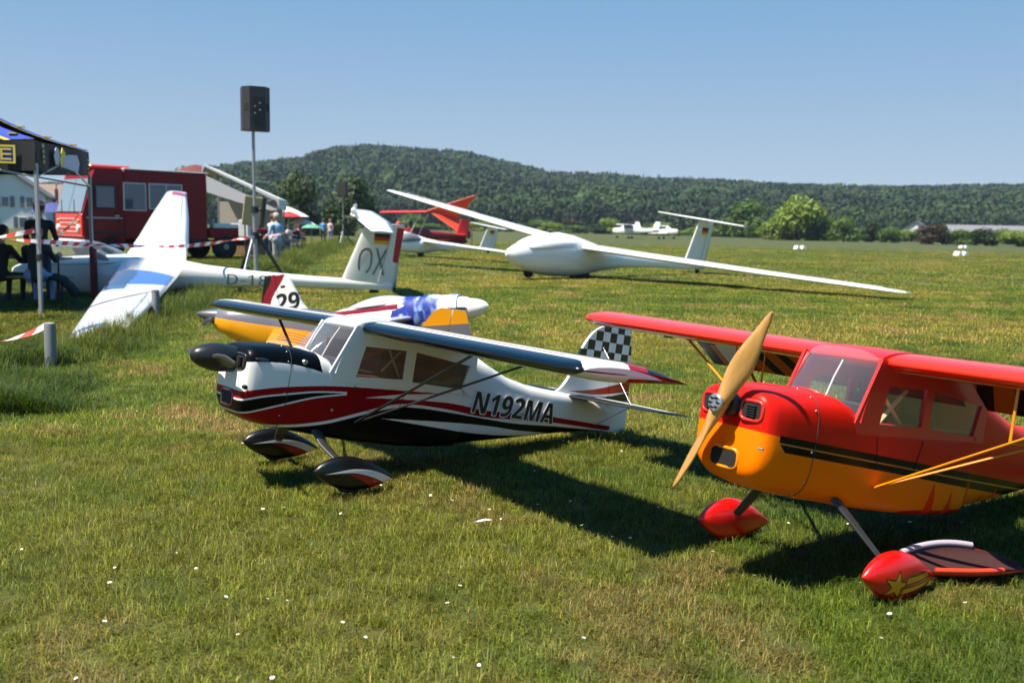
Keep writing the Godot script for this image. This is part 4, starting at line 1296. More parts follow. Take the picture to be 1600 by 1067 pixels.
	for z in [-1.0, 1.0]:
		wheel_on(t, Vector3(-0.75, 0.48, z), 0.48, 0.3)
		wheel_on(t, Vector3(-5.3, 0.48, z), 0.48, 0.34)
	b = MB.new()
	b.box(Transform3D(I.basis, Vector3(-0.75, 1.0, 0)), Vector3(1.2, 0.1, 2.34), 0.03)
	part("wheel_arch", b, mat("chassis_dark", 0.02, 0.015, 0.015, 0.7), t)

func loudspeaker(label: String, at: Vector3, turn: float, k: float) -> void:
	var t := thing("loudspeaker", label, "loudspeaker", at, turn)
	var m := mat("speaker_black", 0.022, 0.022, 0.026, 0.55)
	var b := MB.new()
	# cabinet with angled back corners; front grille faces -z
	b.prism(PackedVector2Array([Vector2(-0.3, -0.22), Vector2(0.3, -0.22), Vector2(0.3, 0.06), Vector2(0.17, 0.24), Vector2(-0.17, 0.24), Vector2(-0.3, 0.06)]), 0.9, Transform3D(Basis(Vector3.RIGHT, Vector3.BACK, Vector3.DOWN), Vector3(0, 0.45, 0)) * Transform3D(Basis.from_scale(Vector3(k, k, 1)), Vector3.ZERO))
	part("cabinet", b, m, t)
	b = MB.new()
	b.box(Transform3D(Basis(), Vector3(0, 0.45, -0.225 * k)), Vector3(0.56 * k, 0.84, 0.02), 0.006)
	part("grille", b, mat("grille_dark", 0.012, 0.012, 0.013, 0.7), t)
	b = MB.new()
	b.box(Transform3D(Basis(), Vector3(0, 0.45, 0.245 * k)), Vector3(0.24, 0.5, 0.015), 0.005)
	var pan := part("connector_panel", b, mat("panel_dark", 0.01, 0.01, 0.011, 0.4), t)
	b = MB.new()
	for i in 4: b.ball(Vector3(-0.05 + (i % 2) * 0.1, 0.34 + i * 0.07, 0.258 * k), Vector3(0.022, 0.022, 0.012), 10, 6)
	part("knob", b, mat("knob_grey", 0.1, 0.1, 0.1, 0.5), pan)
	for q in [[-0.235, 0.15], [0.235, 0.15]]:
		b = MB.new()
		b.box(Transform3D(Basis(Vector3.UP, signf(q[0]) * 0.945), Vector3(q[0] * k, 0.48, q[1] * k)), Vector3(0.13, 0.16, 0.012), 0.004)
		part("handle_recess", b, mat("dark_opening", 0.006, 0.006, 0.006, 0.8), t)

func tripod_stand(label: String, at: Vector3, top: float, spread: float, hub: float, steel: bool) -> void:
	var t := thing("speaker_stand", label, "speaker stand", at)
	var gm := mat("stand_grey", 0.28, 0.29, 0.3, 0.4, 0.5)
	var bk := mat("stand_black", 0.015, 0.015, 0.017, 0.5)
	var b := MB.new()
	b.tube([Vector3(0.02, 0.12, 0), Vector3(0.0, hub + 0.5, 0)], 0.05, 12)
	part("lower_pole", b, gm, t)
	b = MB.new()
	b.tube([Vector3(0.0, hub + 0.4, 0), Vector3(-0.01, top, 0)], 0.034, 12)
	part("upper_pole", b, gm, t)
	for y in [hub, hub + 0.55]:
		b = MB.new()
		b.tube([Vector3(0, y - 0.07, 0), Vector3(0, y + 0.07, 0)], 0.085, 12)
		b.ball(Vector3(0.12, y, 0), Vector3(0.05, 0.035, 0.035))
		part("collar", b, bk, t)
	for i in 3:
		var a := -0.35 + TAU * i / 3.0
		var d := Vector3(cos(a), 0, sin(a))
		b = MB.new()
		b.tube([d * 0.07 + Vector3(0, hub - 0.02, 0), d * spread + Vector3(0, 0.03, 0)], 0.036, 8)
		var leg := part("leg", b, bk if i != 1 else gm, t)
		b = MB.new()
		b.tube([d * spread + Vector3(0, 0.06, 0), d * (spread + 0.06) + Vector3(0, 0.0, 0)], 0.04, 8)
		part("rubber_foot", b, mat("rubber", 0.012, 0.012, 0.012, 0.85), leg)
		b = MB.new()
		b.tube([Vector3(0, hub * 0.3, 0), d * spread * 0.55 + Vector3(0, hub * 0.46, 0)], 0.016, 6)
		part("brace", b, bk, t)

func tent() -> void:
	# pop-up tent: near corner, far corner and the row of corners leaving to the left
	var c0 := Vector3(-7.18, 0, -14.7)
	var u := Vector3(-0.232, 0, -0.973)
	var w := Vector3(-0.973, 0, 0.232)
	var L := 4.2
	var t := thing("pop_up_tent", "black pop-up tent with yellow and blue print at the left edge", "tent", c0)
	var black := mat("tent_black", 0.012, 0.012, 0.014, 0.75)
	var yel := mat("print_yellow", 0.72, 0.55, 0.03, 0.6)
	var blue := mat("print_blue", 0.015, 0.04, 0.38, 0.6)
	var corners := [Vector3.ZERO, u * L, u * L + w * L, w * L]
	var lift := [2.62, 2.74, 2.74, 2.56]
	var apex: Vector3 = (corners[0] + corners[2]) * 0.5 + Vector3(0, 3.75, 0)
	var b := MB.new()
	for i in 4:
		var a: Vector3 = corners[i] + Vector3(0, lift[i], 0)
		var c: Vector3 = corners[(i + 1) % 4] + Vector3(0, lift[(i + 1) % 4], 0)
		var rows := []
		for r in 9:
			var f := r / 8.0
			var row := PackedVector3Array()
			for j in 9:
				var g := j / 8.0
				var p := a.lerp(c, g).lerp(apex, f)
				p.y -= 0.28 * sin(PI * g) * sin(PI * f) + 0.16 * sin(PI * f)
				row.append(p)
			rows.append(row)
		b.loft(rows, false, false)
	part("roof_cloth", b, black, t)
	# hip bands in blue with yellow edges and yellow patches
	for i in 4:
		var a: Vector3 = corners[i] + Vector3(0, lift[i], 0)
		for layer in 2:
			b = MB.new()
			var rows := []
			for r in 10:
				var f := r / 9.0 * 0.8
				var p := a.lerp(apex, f)
				p.y -= 0.16 * sin(PI * f)
				var sd: Vector3 = w if i % 2 == 0 else u
				var s1: Vector3 = (corners[(i + 1) % 4] - corners[i]).normalized()
				var s2: Vector3 = (corners[(i + 3) % 4] - corners[i]).normalized()
				var wd := (0.42 if layer == 0 else 0.34) * (1.0 - f * 0.5)
				rows.append(PackedVector3Array([p + s1 * wd + Vector3(0, -0.02, 0) , p + Vector3(0, 0.03 + layer * 0.012, 0), p + s2 * wd + Vector3(0, -0.02 + layer * 0.012, 0)]))
				rows[-1][0].y += 0.03 + layer * 0.012
				rows[-1][2].y += 0.03
			b.loft(rows, false, false, [], false)
			part("hip_band", b, yel if layer == 0 else blue, t)
		for r in 4:
			var f := 0.1 + r * 0.17
			var p := a.lerp(apex, f)
			p.y -= 0.16 * sin(PI * f) - 0.06
			b = MB.new()
			var s2: Vector3 = (corners[(i + 3) % 4] - corners[i]).normalized()
			b.box(Transform3D(Basis.looking_at(s2, Vector3.UP), p + s2 * 0.14), Vector3(0.11, 0.02, 0.12))
			part("yellow_patch", b, yel, t)
	# valances
	for i in 4:
		var a: Vector3 = corners[i]
		var c: Vector3 = corners[(i + 1) % 4]
		var rows := []
		for j in 25:
			var g := j / 24.0
			var p := a.lerp(c, g)
			var y1: float = lerpf(lift[i], lift[(i + 1) % 4], g) + 0.01
			var side := (c - a).cross(Vector3.UP).normalized()
			var wv := 0.03 * sin(g * 17.0 + i)
			rows.append(PackedVector3Array([p + Vector3(0, y1, 0), p + Vector3(0, y1 - 0.22, 0) + side * wv, p + Vector3(0, y1 - 0.44 - 0.03 * sin(g * PI), 0) + side * wv * 1.5]))
		b = MB.new()
		b.loft(rows, false, false)
		part("valance", b, black, t)
	# frame
	for i in 4:
		b = MB.new()
		b.box(Transform3D(Basis(), corners[i] + Vector3(0, 1.15, 0)), Vector3(0.055, 2.3, 0.055), 0.008)
		var leg := part("leg", b, mat("tent_pole", 0.3, 0.31, 0.33, 0.45, 0.3), t)
		b = MB.new()
		b.box(Transform3D(Basis(), corners[i] + Vector3(0, 0.9, 0)), Vector3(0.075, 0.1, 0.075), 0.01)
		part("leg_clamp", b, black, leg)
		b = MB.new()
		b.box(Transform3D(Basis(), corners[i] + Vector3(0, 0.01, 0)), Vector3(0.14, 0.02, 0.14), 0.004)
		part("foot_plate", b, mat("tent_pole", 0.3, 0.31, 0.33, 0.45, 0.3), leg)
		b = MB.new()
		b.tube([corners[i] + Vector3(0, 2.1, 0), corners[i].lerp(corners[(i + 1) % 4], 0.5) + Vector3(0, 2.45, 0), corners[(i + 1) % 4] + Vector3(0, 2.1, 0)], 0.018, 6)
		part("truss_bar", b, mat("tent_pole", 0.3, 0.31, 0.33, 0.45, 0.3), t)
	# square emblem with an E on the front valance: frame and bars
	var fx := Transform3D(Basis(-w, Vector3.UP, -u), w * 0.40 + Vector3(0, 2.42, 0) - u * 0.035)
	b = MB.new()
	for q in [[-0.12, 0.0, 0.03, 0.27], [0.12, 0.0, 0.03, 0.27], [0, 0.12, 0.21, 0.03], [0, -0.12, 0.21, 0.03]]:
		b.box(fx * Transform3D(Basis(), Vector3(q[0], q[1], 0)), Vector3(q[2], q[3], 0.008))
	part("emblem_frame", b, yel, t)
	b = MB.new()
	b.box(fx * Transform3D(Basis(), Vector3(0, 0, -0.003)), Vector3(0.21, 0.21, 0.006))
	part("emblem_field", b, blue, t)
	b = MB.new()
	for q in [[-0.055, 0.0, 0.028, 0.17], [0.02, 0.072, 0.12, 0.026], [0.02, 0.0, 0.12, 0.026], [0.02, -0.072, 0.12, 0.026]]:
		b.box(fx * Transform3D(Basis(), Vector3(q[0], q[1], 0.004)), Vector3(q[2], q[3], 0.008))
	part("emblem_letter", b, yel, t)
	# pale swirl and yellow leaf on the side valance
	var sx := Transform3D(Basis(u, Vector3.UP, -w) , u * 1.9 + Vector3(0, 2.47, 0) - w * 0.05)
	b = MB.new()
	b.prism(smooth_line([Vector2(-0.9, 0.0), Vector2(-0.75, 0.14), Vector2(-0.55, 0.12), Vector2(-0.5, 0.0), Vector2(-0.62, -0.12), Vector2(-0.8, -0.12)]), 0.01, sx)
	b.prism(PackedVector2Array([Vector2(-0.3, -0.14), Vector2(0.95, -0.17), Vector2(1.1, 0.0), Vector2(0.9, 0.13), Vector2(0.3, 0.1), Vector2(-0.2, 0.05)]), 0.01, sx)
	part("pale_print", b, mat("print_pale", 0.45, 0.45, 0.55, 0.6), t)
	b = MB.new()
	b.prism(PackedVector2Array([Vector2(-0.35, 0.17), Vector2(-0.1, 0.1), Vector2(-0.3, -0.02), Vector2(-0.42, -0.17), Vector2(-0.55, -0.05)]), 0.01, sx.translated(-w * 0.012))
	part("yellow_leaf", b, yel, t)
	for q in [0.32, 3.85]:
		for i in 4:
			b = MB.new()
			var cx := Transform3D(Basis(u, Vector3.UP, -w), u * q + Vector3(0, 2.58 - i * 0.08, 0) - w * 0.045)
			b.box(cx * Transform3D(Basis(), Vector3(0, 0, 0)), Vector3(0.09, 0.05, 0.01))
			part("small_print", b, mat("print_dull_yellow", 0.4, 0.33, 0.1, 0.6), t)

func parasol(label: String, at: Vector3, h: float, r: float, col: StandardMaterial3D) -> void:
	var t := thing("parasol", label, "parasol", at)
	var b := MB.new()
	b.tube([Vector3.ZERO, Vector3(0, h, 0)], 0.03, 8)
	part("pole", b, mat("stand_grey", 0.28, 0.29, 0.3, 0.4, 0.5), t)
	var rows := []
	for i in 6:
		var f := i / 5.0
		var row := PackedVector3Array()
		for j in 16:
			var a := TAU * j / 16
			var sag := 1.0 - 0.07 * (j % 2) * f
			row.append(Vector3(cos(a) * r * f * sag + 0.001, h - 0.55 * r * pow(f, 1.4) * 0.75, sin(a) * r * f * sag))
		rows.append(row)
	b = MB.new()
	b.loft(rows, true, false, [], false)
	part("canopy", b, col, t)

func house(label: String, at: Vector3, turn: float, w: float, d: float, eave: float, ridge: float, wall: StandardMaterial3D, roof: StandardMaterial3D, wins: Array) -> void:
	var t := thing("house", label, "house", at, turn)
	var b := MB.new()
	b.prism(PackedVector2Array([Vector2(-w / 2, 0), Vector2(w / 2, 0), Vector2(w / 2, eave), Vector2(0, ridge), Vector2(-w / 2, eave)]), d)
	part("wall", b, wall, t)
	for s in [-1.0, 1.0]:
		b = MB.new()
		var p0 := Vector2(s * (w / 2 + 0.5), eave - 0.5 * (ridge - eave) / (w / 2))
		b.prism(PackedVector2Array([p0, Vector2(0, ridge), Vector2(0, ridge + 0.25), p0 + Vector2(0, 0.25)]), d + 0.9, Transform3D(Basis(), Vector3(0, 0.02, 0)))
		part("roof", b, roof, t)
	for q in wins:
		b = MB.new()
		b.box(Transform3D(Basis(), Vector3(q[0], q[1], d / 2)), Vector3(q[2] + 0.25, q[3] + 0.25, 0.12), 0.02)
		var f := part("window", b, mat("frame_white", 0.7, 0.7, 0.7, 0.5), t)
		b = MB.new()
		b.box(Transform3D(Basis(), Vector3(q[0], q[1], d / 2 + 0.05)), Vector3(q[2], q[3], 0.08))
		part("pane", b, mat("window_dark", 0.06, 0.085, 0.12, 0.05, 0.0, 0.6), f)
		for s in [-1.0, 1.0]:
			b = MB.new()
			b.box(Transform3D(Basis(), Vector3(q[0] + s * (q[2] * 0.5 + 0.42), q[1], d / 2 + 0.04)), Vector3(0.5, q[3] + 0.2, 0.06))
			part("shutter", b, mat("shutter_grey", 0.12, 0.13, 0.15, 0.6), f)

func ribbon(called: String, label: String, pts: Array, width: float, twist: float, solid: Material = null) -> void:
	var rows := []
	var uvs := []
	var run := 0.0
	var line := []
	for i in pts.size() - 1:
		for k in 24:
			line.append(pts[i].cubic_interpolate(pts[i + 1], pts[maxi(i - 1, 0)], pts[mini(i + 2, pts.size() - 1)], k / 24.0))
	line.append(pts[-1])
	for i in line.size():
		if i: run += line[i].distance_to(line[i - 1])
		var d: Vector3 = (line[mini(i + 1, line.size() - 1)] - line[maxi(i - 1, 0)]).normalized()
		var s := d.cross(Vector3.UP).normalized()
		var up := s.cross(d)
		var a := twist * run + 0.6 * sin(run * 1.7)
		var e := (up * cos(a) + s * sin(a)) * width * 0.5
		rows.append(PackedVector3Array([line[i] - e, line[i] + e]))
		uvs.append(PackedVector2Array([Vector2(run / 0.32, 1), Vector2(run / 0.32, 0)]))
	var b := MB.new()
	b.loft(rows, false, false, uvs)
	var m: Material = solid
	if m == null:
		m = mat("barrier_stripes", 1, 1, 1, 0.5)
		if m.albedo_texture == null:
			var img := Image.create(64, 16, false, Image.FORMAT_RGB8)
			img.fill(Color(0.92, 0.9, 0.9))
			for y in 16:
				for x in 32: img.set_pixel((x + y) % 64, y, Color(0.82, 0.22, 0.22))
			m.albedo_texture = ImageTexture.create_from_image(img)
			m.backlight_enabled = true
			m.backlight = Color(0.3, 0.3, 0.3)
	var o := part(called, b, m, self)
	tag(o, label, "tape" if solid == null else "cord")

# ---------------------------------------------------------------- people: one field of tapered capsules, meshed with surface nets
# bones: [a, b, radius a, radius b, colour index]
func body_mesh(bones: Array, cols: Array, cell: float, k: float) -> ArrayMesh:
	var lo := Vector3(1e9, 1e9, 1e9)
	var hi := -lo
	for q in bones:
		var r: float = maxf(q[2], q[3]) + cell * 2.0
		lo = lo.min(q[0] - Vector3.ONE * r).min(q[1] - Vector3.ONE * r)
		hi = hi.max(q[0] + Vector3.ONE * r).max(q[1] + Vector3.ONE * r)
	var n := Vector3i(((hi - lo) / cell).ceil()) + Vector3i.ONE
	var fld := PackedFloat32Array()
	fld.resize(n.x * n.y * n.z)
	fld.fill(1.0)
	var own := PackedFloat32Array()
	own.resize(fld.size())
	own.fill(9.0)
	var who := PackedByteArray()
	who.resize(fld.size())
	for q in bones:
		var a: Vector3 = q[0]
		var ab: Vector3 = q[1] - a
		var l2 := maxf(ab.length_squared(), 1e-9)
		var rr: float = maxf(q[2], q[3]) + k + cell * 1.5
		var i0 := Vector3i(((a.min(q[1]) - Vector3.ONE * rr - lo) / cell).floor()).clamp(Vector3i.ZERO, n - Vector3i.ONE)
		var i1 := Vector3i(((a.max(q[1]) + Vector3.ONE * rr - lo) / cell).ceil()).clamp(Vector3i.ZERO, n - Vector3i.ONE)
		for z in range(i0.z, i1.z + 1):
			for y in range(i0.y, i1.y + 1):
				for x in range(i0.x, i1.x + 1):
					var p := lo + Vector3(x, y, z) * cell
					var t := clampf((p - a).dot(ab) / l2, 0.0, 1.0)
					var d: float = (p - a - ab * t).length() - lerpf(q[2], q[3], t)
					var id := (z * n.y + y) * n.x + x
					var f := fld[id]
					var h := clampf(0.5 + 0.5 * (f - d) / k, 0.0, 1.0)
					fld[id] = lerpf(f, d, h) - k * h * (1.0 - h)
					if d < own[id]:
						own[id] = d
						who[id] = q[4]
	var vid := {}
	var vs := PackedVector3Array()
	var vc := PackedColorArray()
	var idx := PackedInt32Array()
	for z in n.z - 1:
		for y in n.y - 1:
			for x in n.x - 1:
				var s := Vector3.ZERO
				var c := 0
				var base := (z * n.y + y) * n.x + x
				var mask := 0
				for q in 8:
					if fld[base + (q & 1) + ((q >> 1) & 1) * n.x + (q >> 2) * n.x * n.y] < 0.0: mask |= 1 << q
				if mask == 0 or mask == 255: continue
				for e in [[0, 1], [2, 3], [4, 5], [6, 7], [0, 2], [1, 3], [4, 6], [5, 7], [0, 4], [1, 5], [2, 6], [3, 7]]:
					if ((mask >> e[0]) & 1) == ((mask >> e[1]) & 1): continue
					var pa := Vector3(e[0] & 1, (e[0] >> 1) & 1, e[0] >> 2)
					var pb := Vector3(e[1] & 1, (e[1] >> 1) & 1, e[1] >> 2)
					var fa := fld[base + int(pa.x) + int(pa.y) * n.x + int(pa.z) * n.x * n.y]
					var fb := fld[base + int(pb.x) + int(pb.y) * n.x + int(pb.z) * n.x * n.y]
					s += pa.lerp(pb, fa / (fa - fb))
					c += 1
				vid[base] = vs.size()
				vs.append(lo + (Vector3(x, y, z) + s / c) * cell)
				vc.append(cols[who[base]])
	var st := [1, n.x, n.x * n.y]
	for z in range(1, n.z - 1):
		for y in range(1, n.y - 1):
			for x in range(1, n.x - 1):
				var base := (z * n.y + y) * n.x + x
				var s0 := fld[base] < 0.0
				for ax in 3:
					if (fld[base + st[ax]] < 0.0) == s0: continue
					var u: int = st[(ax + 1) % 3]
					var v: int = st[(ax + 2) % 3]
					var q := [base, base - u, base - u - v, base - v]
					if not (vid.has(q[0]) and vid.has(q[1]) and vid.has(q[2]) and vid.has(q[3])): continue
					var a: int = vid[q[0]]; var b: int = vid[q[1]]; var c: int = vid[q[2]]; var d: int = vid[q[3]]
					if s0: idx.append_array([a, c, b, a, d, c])
					else: idx.append_array([a, b, c, a, c, d])
	var tool := SurfaceTool.new()
	tool.begin(Mesh.PRIMITIVE_TRIANGLES)
	tool.set_smooth_group(0)
	for i in vs.size():
		tool.set_color(vc[i])
		tool.add_vertex(vs[i])
	for i in idx: tool.add_index(i)
	tool.generate_normals()
	return tool.commit()

# pose: sitting or standing, arms, lean; colours: top, trousers, hair or hat, skin
func person(label: String, at: Vector3, turn: float, pose: Dictionary, cols: Array, cell := 0.03, group := "") -> void:
	var t := thing("person", label, "person", at, turn, group)
	var m := mat("person_cloth", 1, 1, 1, 0.8)
	m.vertex_color_use_as_albedo = true
	var sit: bool = pose.get("sit", false)
	var hip: float = 0.50 if sit else 0.93
	var lean: float = pose.get("lean", 0.0)
	var H := Vector3(0, hip, 0)
	var ch := H + Vector3(0, 0.40 * cos(lean), -0.42 * sin(lean))
	var nk := ch + Vector3(0, 0.16, -0.05 * sin(lean) * 2.0)
	var hd := nk + Vector3(0.0, 0.15, -0.03 - 0.06 * sin(lean))
	var bones := [[H, H.lerp(ch, 0.5), 0.135, 0.125, 0], [H.lerp(ch, 0.5), ch, 0.125, 0.145, 0], [H + Vector3(-0.08, 0, 0), H + Vector3(0.08, 0, 0), 0.12, 0.12, 1],
		[ch + Vector3(-0.15, 0.05, 0), ch + Vector3(0.15, 0.05, 0), 0.075, 0.075, 0], [ch, nk + Vector3(0, 0.04, 0), 0.075, 0.052, 3], [hd, hd + Vector3(0, 0.05, 0.005), 0.092, 0.095, 3], [hd + Vector3(0, 0.04, 0.03), hd + Vector3(0, 0.075, 0.0), 0.095, 0.09, 2], [hd + Vector3(0, -0.01, -0.095), hd + Vector3(0, -0.035, -0.1), 0.012, 0.016, 3]]
	var arms: Array = pose.get("arms", [[0.1, 0.1], [0.1, 0.1]])
	for i in 2:
		var s := -1.0 if i == 0 else 1.0
		var sh := ch + Vector3(0.19 * s, 0.05, 0)
		var up: float = arms[i][0]
		var fo: float = arms[i][1]
		var el := sh + Vector3(0.06 * s, -0.28 * cos(up), -0.28 * sin(up))
		var wr := el + Vector3(-0.02 * s, -0.24 * cos(up + fo), -0.24 * sin(up + fo))
		var hn := (wr - el).normalized()
		bones.append([sh, el, 0.058, 0.045, 0])
		bones.append([el, wr, 0.043, 0.032, pose.get("sleeve", 3)])
		bones.append([wr, wr + hn * 0.09, 0.034, 0.036, 3])
		bones.append([wr + hn * 0.09, wr + hn * 0.17, 0.03, 0.02, 3])
		var hj := H + Vector3(0.09 * s, -0.02, 0)
		var kn: Vector3
		var an: Vector3
		if sit:
			kn = hj + Vector3(0.05 * s, -0.02, -0.44)
			an = kn + Vector3(0.0, -0.42, 0.04)
		else:
			var sw: float = pose.get("stride", 0.04) * s
			kn = hj + Vector3(0.02 * s, -0.44, -0.02 - sw)
			an = kn + Vector3(0.0, -0.41, 0.02 - sw * 0.3)
		bones.append([hj, kn, 0.085, 0.058, 1])
		bones.append([kn, an, 0.055, 0.038, pose.get("calf", 1)])
		bones.append([an + Vector3(0, -0.03, 0.02), an + Vector3(0, -0.04, -0.15), 0.042, 0.034, 4])
	part("figure", body_mesh(bones, cols, cell, 0.03), m, t)
	if pose.has("cap"):
		var b := MB.new()
		b.ball(hd + Vector3(0, 0.085, 0.01), Vector3(0.108, 0.07, 0.115), 14, 8)
		b.box(Transform3D(Basis(Vector3.RIGHT, -0.1), hd + Vector3(0, 0.07, -0.13)), Vector3(0.15, 0.015, 0.1), 0.005)
		part("cap", b, pose.cap, t)

# ---------------------------------------------------------------- plants
func leaf_cards(n: int, r: Vector3, card: float, seed_: int, shell := 0.45, dark := Color(0.03, 0.055, 0.012), light := Color(0.075, 0.12, 0.025), lumps := 9) -> ArrayMesh:
	var g := RandomNumberGenerator.new()
	g.seed = seed_
	var v := PackedVector3Array()
	var nn := PackedVector3Array()
	var c := PackedColorArray()
	# the crown is a cluster of boughs, each a ragged ball of leaf sprays
	var cl := []
	for i in lumps:
		var a := TAU * i / lumps + g.randf() * 0.8
		var e := g.randf_range(-0.9, 0.85)
		var rr := g.randf_range(0.45, 0.62)
		var rh := rr * (sqrt(1.0 - e * e * 0.7) if e > 0.0 else 1.0)
		cl.append([Vector3(cos(a) * rh, e * 0.62, sin(a) * rh), g.randf_range(0.34, 0.5), g.randf_range(0.75, 1.2)])
	cl.append([Vector3(0, 0.55, 0), 0.42, 1.0])
	cl.append([Vector3(0, 0, 0), 0.55, 0.9])
	for i in n:
		var q: Array = cl[g.randi() % cl.size()]
		var d := Vector3(g.randfn(), g.randfn(), g.randfn()).normalized()
		var rad: float = q[1] * pow(g.randf(), shell)
		var p: Vector3 = (q[0] + d * rad) * r
		var s := card * g.randf_range(0.6, 1.3)
		var nrm := (d + Vector3(g.randfn(), g.randfn() + 0.4, g.randfn()) * 0.45).normalized()
		var t := nrm.cross(Vector3(g.randfn(), g.randfn(), g.randfn())).normalized() * s
		var b := nrm.cross(t).normalized() * s
		var col: Color = dark.lerp(light, clampf(g.randf() * 0.8 * q[2], 0, 1))
		# a spray: three pointed leaves from one stalk
		for w in 3:
			var a := (w - 1) * 0.95
			var f := t * cos(a) + b * sin(a)
			var sd := (b * cos(a) - t * sin(a)) * 0.34
			var m := p + f * 0.5 + nrm * s * 0.12
			for lf in [[p, m + sd, p + f], [p, p + f, m - sd]]:
				var face: Vector3 = (lf[2] - lf[0]).cross(lf[1] - lf[0])
				if face.dot(nrm) < 0.0: v.append_array([lf[0], lf[2], lf[1]])
				else: v.append_array(lf)
			for k in 6:
				nn.append(nrm)
				c.append(col)
	var arr := []
	arr.resize(Mesh.ARRAY_MAX)
	arr[Mesh.ARRAY_VERTEX] = v
	arr[Mesh.ARRAY_NORMAL] = nn
	arr[Mesh.ARRAY_COLOR] = c
	var am := ArrayMesh.new()
	am.add_surface_from_arrays(Mesh.PRIMITIVE_TRIANGLES, arr)
	return am

func leaf_mat() -> StandardMaterial3D:
	if mats.has("leaves"): return mats["leaves"]
	var m := mat("leaves", 1, 1, 1, 0.6)
	m.vertex_color_use_as_albedo = true
	m.backlight_enabled = true
	m.backlight = Color(0.8, 0.9, 0.45)
	return m

var crowns := {}
func tree(called: String, label: String, cat: String, at: Vector3, h: float, w: float, kind: String, seed_: int, group := "") -> void:
	var t := thing(called, label, cat, at, seed_ * 1.3, group)
	var low := -h * (0.12 if called == "tree" else 0.1)
	var cols := {"dark": [Color(0.02, 0.042, 0.01), Color(0.065, 0.105, 0.024)], "mid": [Color(0.06, 0.115, 0.02), Color(0.17, 0.25, 0.045)], "light": [Color(0.13, 0.19, 0.026), Color(0.32, 0.4, 0.06)], "brown": [Color(0.045, 0.03, 0.016), Color(0.1, 0.06, 0.03)]}[kind] as Array
	var key := "%s%d" % [kind, seed_ % 4]
	if not crowns.has(key):
		crowns[key] = leaf_cards(2600, Vector3.ONE, 0.085, 40 + seed_ % 4, 0.4, cols[0], cols[1], 9 + seed_ % 4)
	var b := MB.new()
	b.tube([Vector3(0, -0.2, 0), Vector3(0.02 * h, h * 0.3, 0), Vector3(0, h * 0.7, 0.02 * h)], [h * 0.035, h * 0.025, h * 0.008], 8)
	for i in 4:
		var a := TAU * i / 4 + seed_
		b.tube([Vector3(0.01 * h, h * (0.22 + 0.08 * i), 0), Vector3(cos(a) * w * 0.3, h * (0.42 + 0.1 * i), sin(a) * w * 0.3)], [h * 0.015, h * 0.005], 6)
	part("trunk", b, mat("bark", 0.06, 0.045, 0.032, 0.9), t)
	var c := part("crown", crowns[key], leaf_mat(), t)
	c.scale = Vector3(w * 0.5, (h - low) * 0.5, w * 0.5)
	c.position.y = low + (h - low) * 0.5

func multi(called: String, mesh_: Mesh, m: Material, xfs: Array, cols: PackedColorArray) -> MultiMeshInstance3D:
	var mm := MultiMesh.new()
	mm.transform_format = MultiMesh.TRANSFORM_3D
	mm.use_colors = true
	mm.mesh = mesh_
	mm.instance_count = xfs.size()
	for i in xfs.size():
		mm.set_instance_transform(i, xfs[i])
		mm.set_instance_color(i, cols[i])
	var o := MultiMeshInstance3D.new()
	o.multimesh = mm
	o.material_override = m
	o.name = numbered(called)
	o.set_meta("kind", "stuff")
	add_child(o)
	return o

func grass_tuft(seed_: int, blades: int, h: float, spread: float, wide: float, droop: float) -> ArrayMesh:
	var g := RandomNumberGenerator.new()
	g.seed = seed_
	var v := PackedVector3Array()
	var nn := PackedVector3Array()
	var c := PackedColorArray()
	for i in blades:
		var a := g.randf() * TAU
		var root := Vector3(cos(a), 0, sin(a)) * spread * sqrt(g.randf())
		var az := g.randf() * TAU
		var out := Vector3(cos(az), 0, sin(az))
		var sd := Vector3(-out.z, 0, out.x)
		var hh := h * g.randf_range(0.45, 1.15)
		var ln := g.randf_range(0.25, 1.0) * droop
		var w := wide * g.randf_range(0.6, 1.2)
		var p1 := root + out * hh * ln * 0.3 + Vector3(0, hh * 0.55, 0)
		var p2 := root + out * hh * ln + Vector3(0, hh * (1.0 - ln * 0.35), 0)
		var nrm := (Vector3(0, 0.75, 0) + out * 0.4 + sd * g.randf_range(-0.4, 0.4)).normalized()
		var shade := g.randf_range(0.4, 1.6)
		var dry := 1.0 if g.randf() < 0.13 else 0.0
		var col := Color(0.4, 0.4, 0.4).lerp(Color(0.78, 0.55, 0.8), dry) * shade
		nrm = (sd.cross(p2 - root).normalized() + Vector3(0, 0.9, 0) + sd * g.randf_range(-0.35, 0.35)).normalized()
		for q in [[root - sd * w, root + sd * w, p1 + sd * w * 0.8], [root - sd * w, p1 + sd * w * 0.8, p1 - sd * w * 0.8], [p1 - sd * w * 0.8, p1 + sd * w * 0.8, p2]]:
			var face: Vector3 = (q[2] - q[0]).cross(q[1] - q[0])
			if face.dot(nrm) < 0.0: v.append_array([q[0], q[2], q[1]])
			else: v.append_array(q)
		for k in 9:
			nn.append(nrm)
			c.append(col)
	var arr := []
	arr.resize(Mesh.ARRAY_MAX)
	arr[Mesh.ARRAY_VERTEX] = v
	arr[Mesh.ARRAY_NORMAL] = nn
	arr[Mesh.ARRAY_COLOR] = c
	var am := ArrayMesh.new()
	am.add_surface_from_arrays(Mesh.PRIMITIVE_TRIANGLES, arr)
	return am

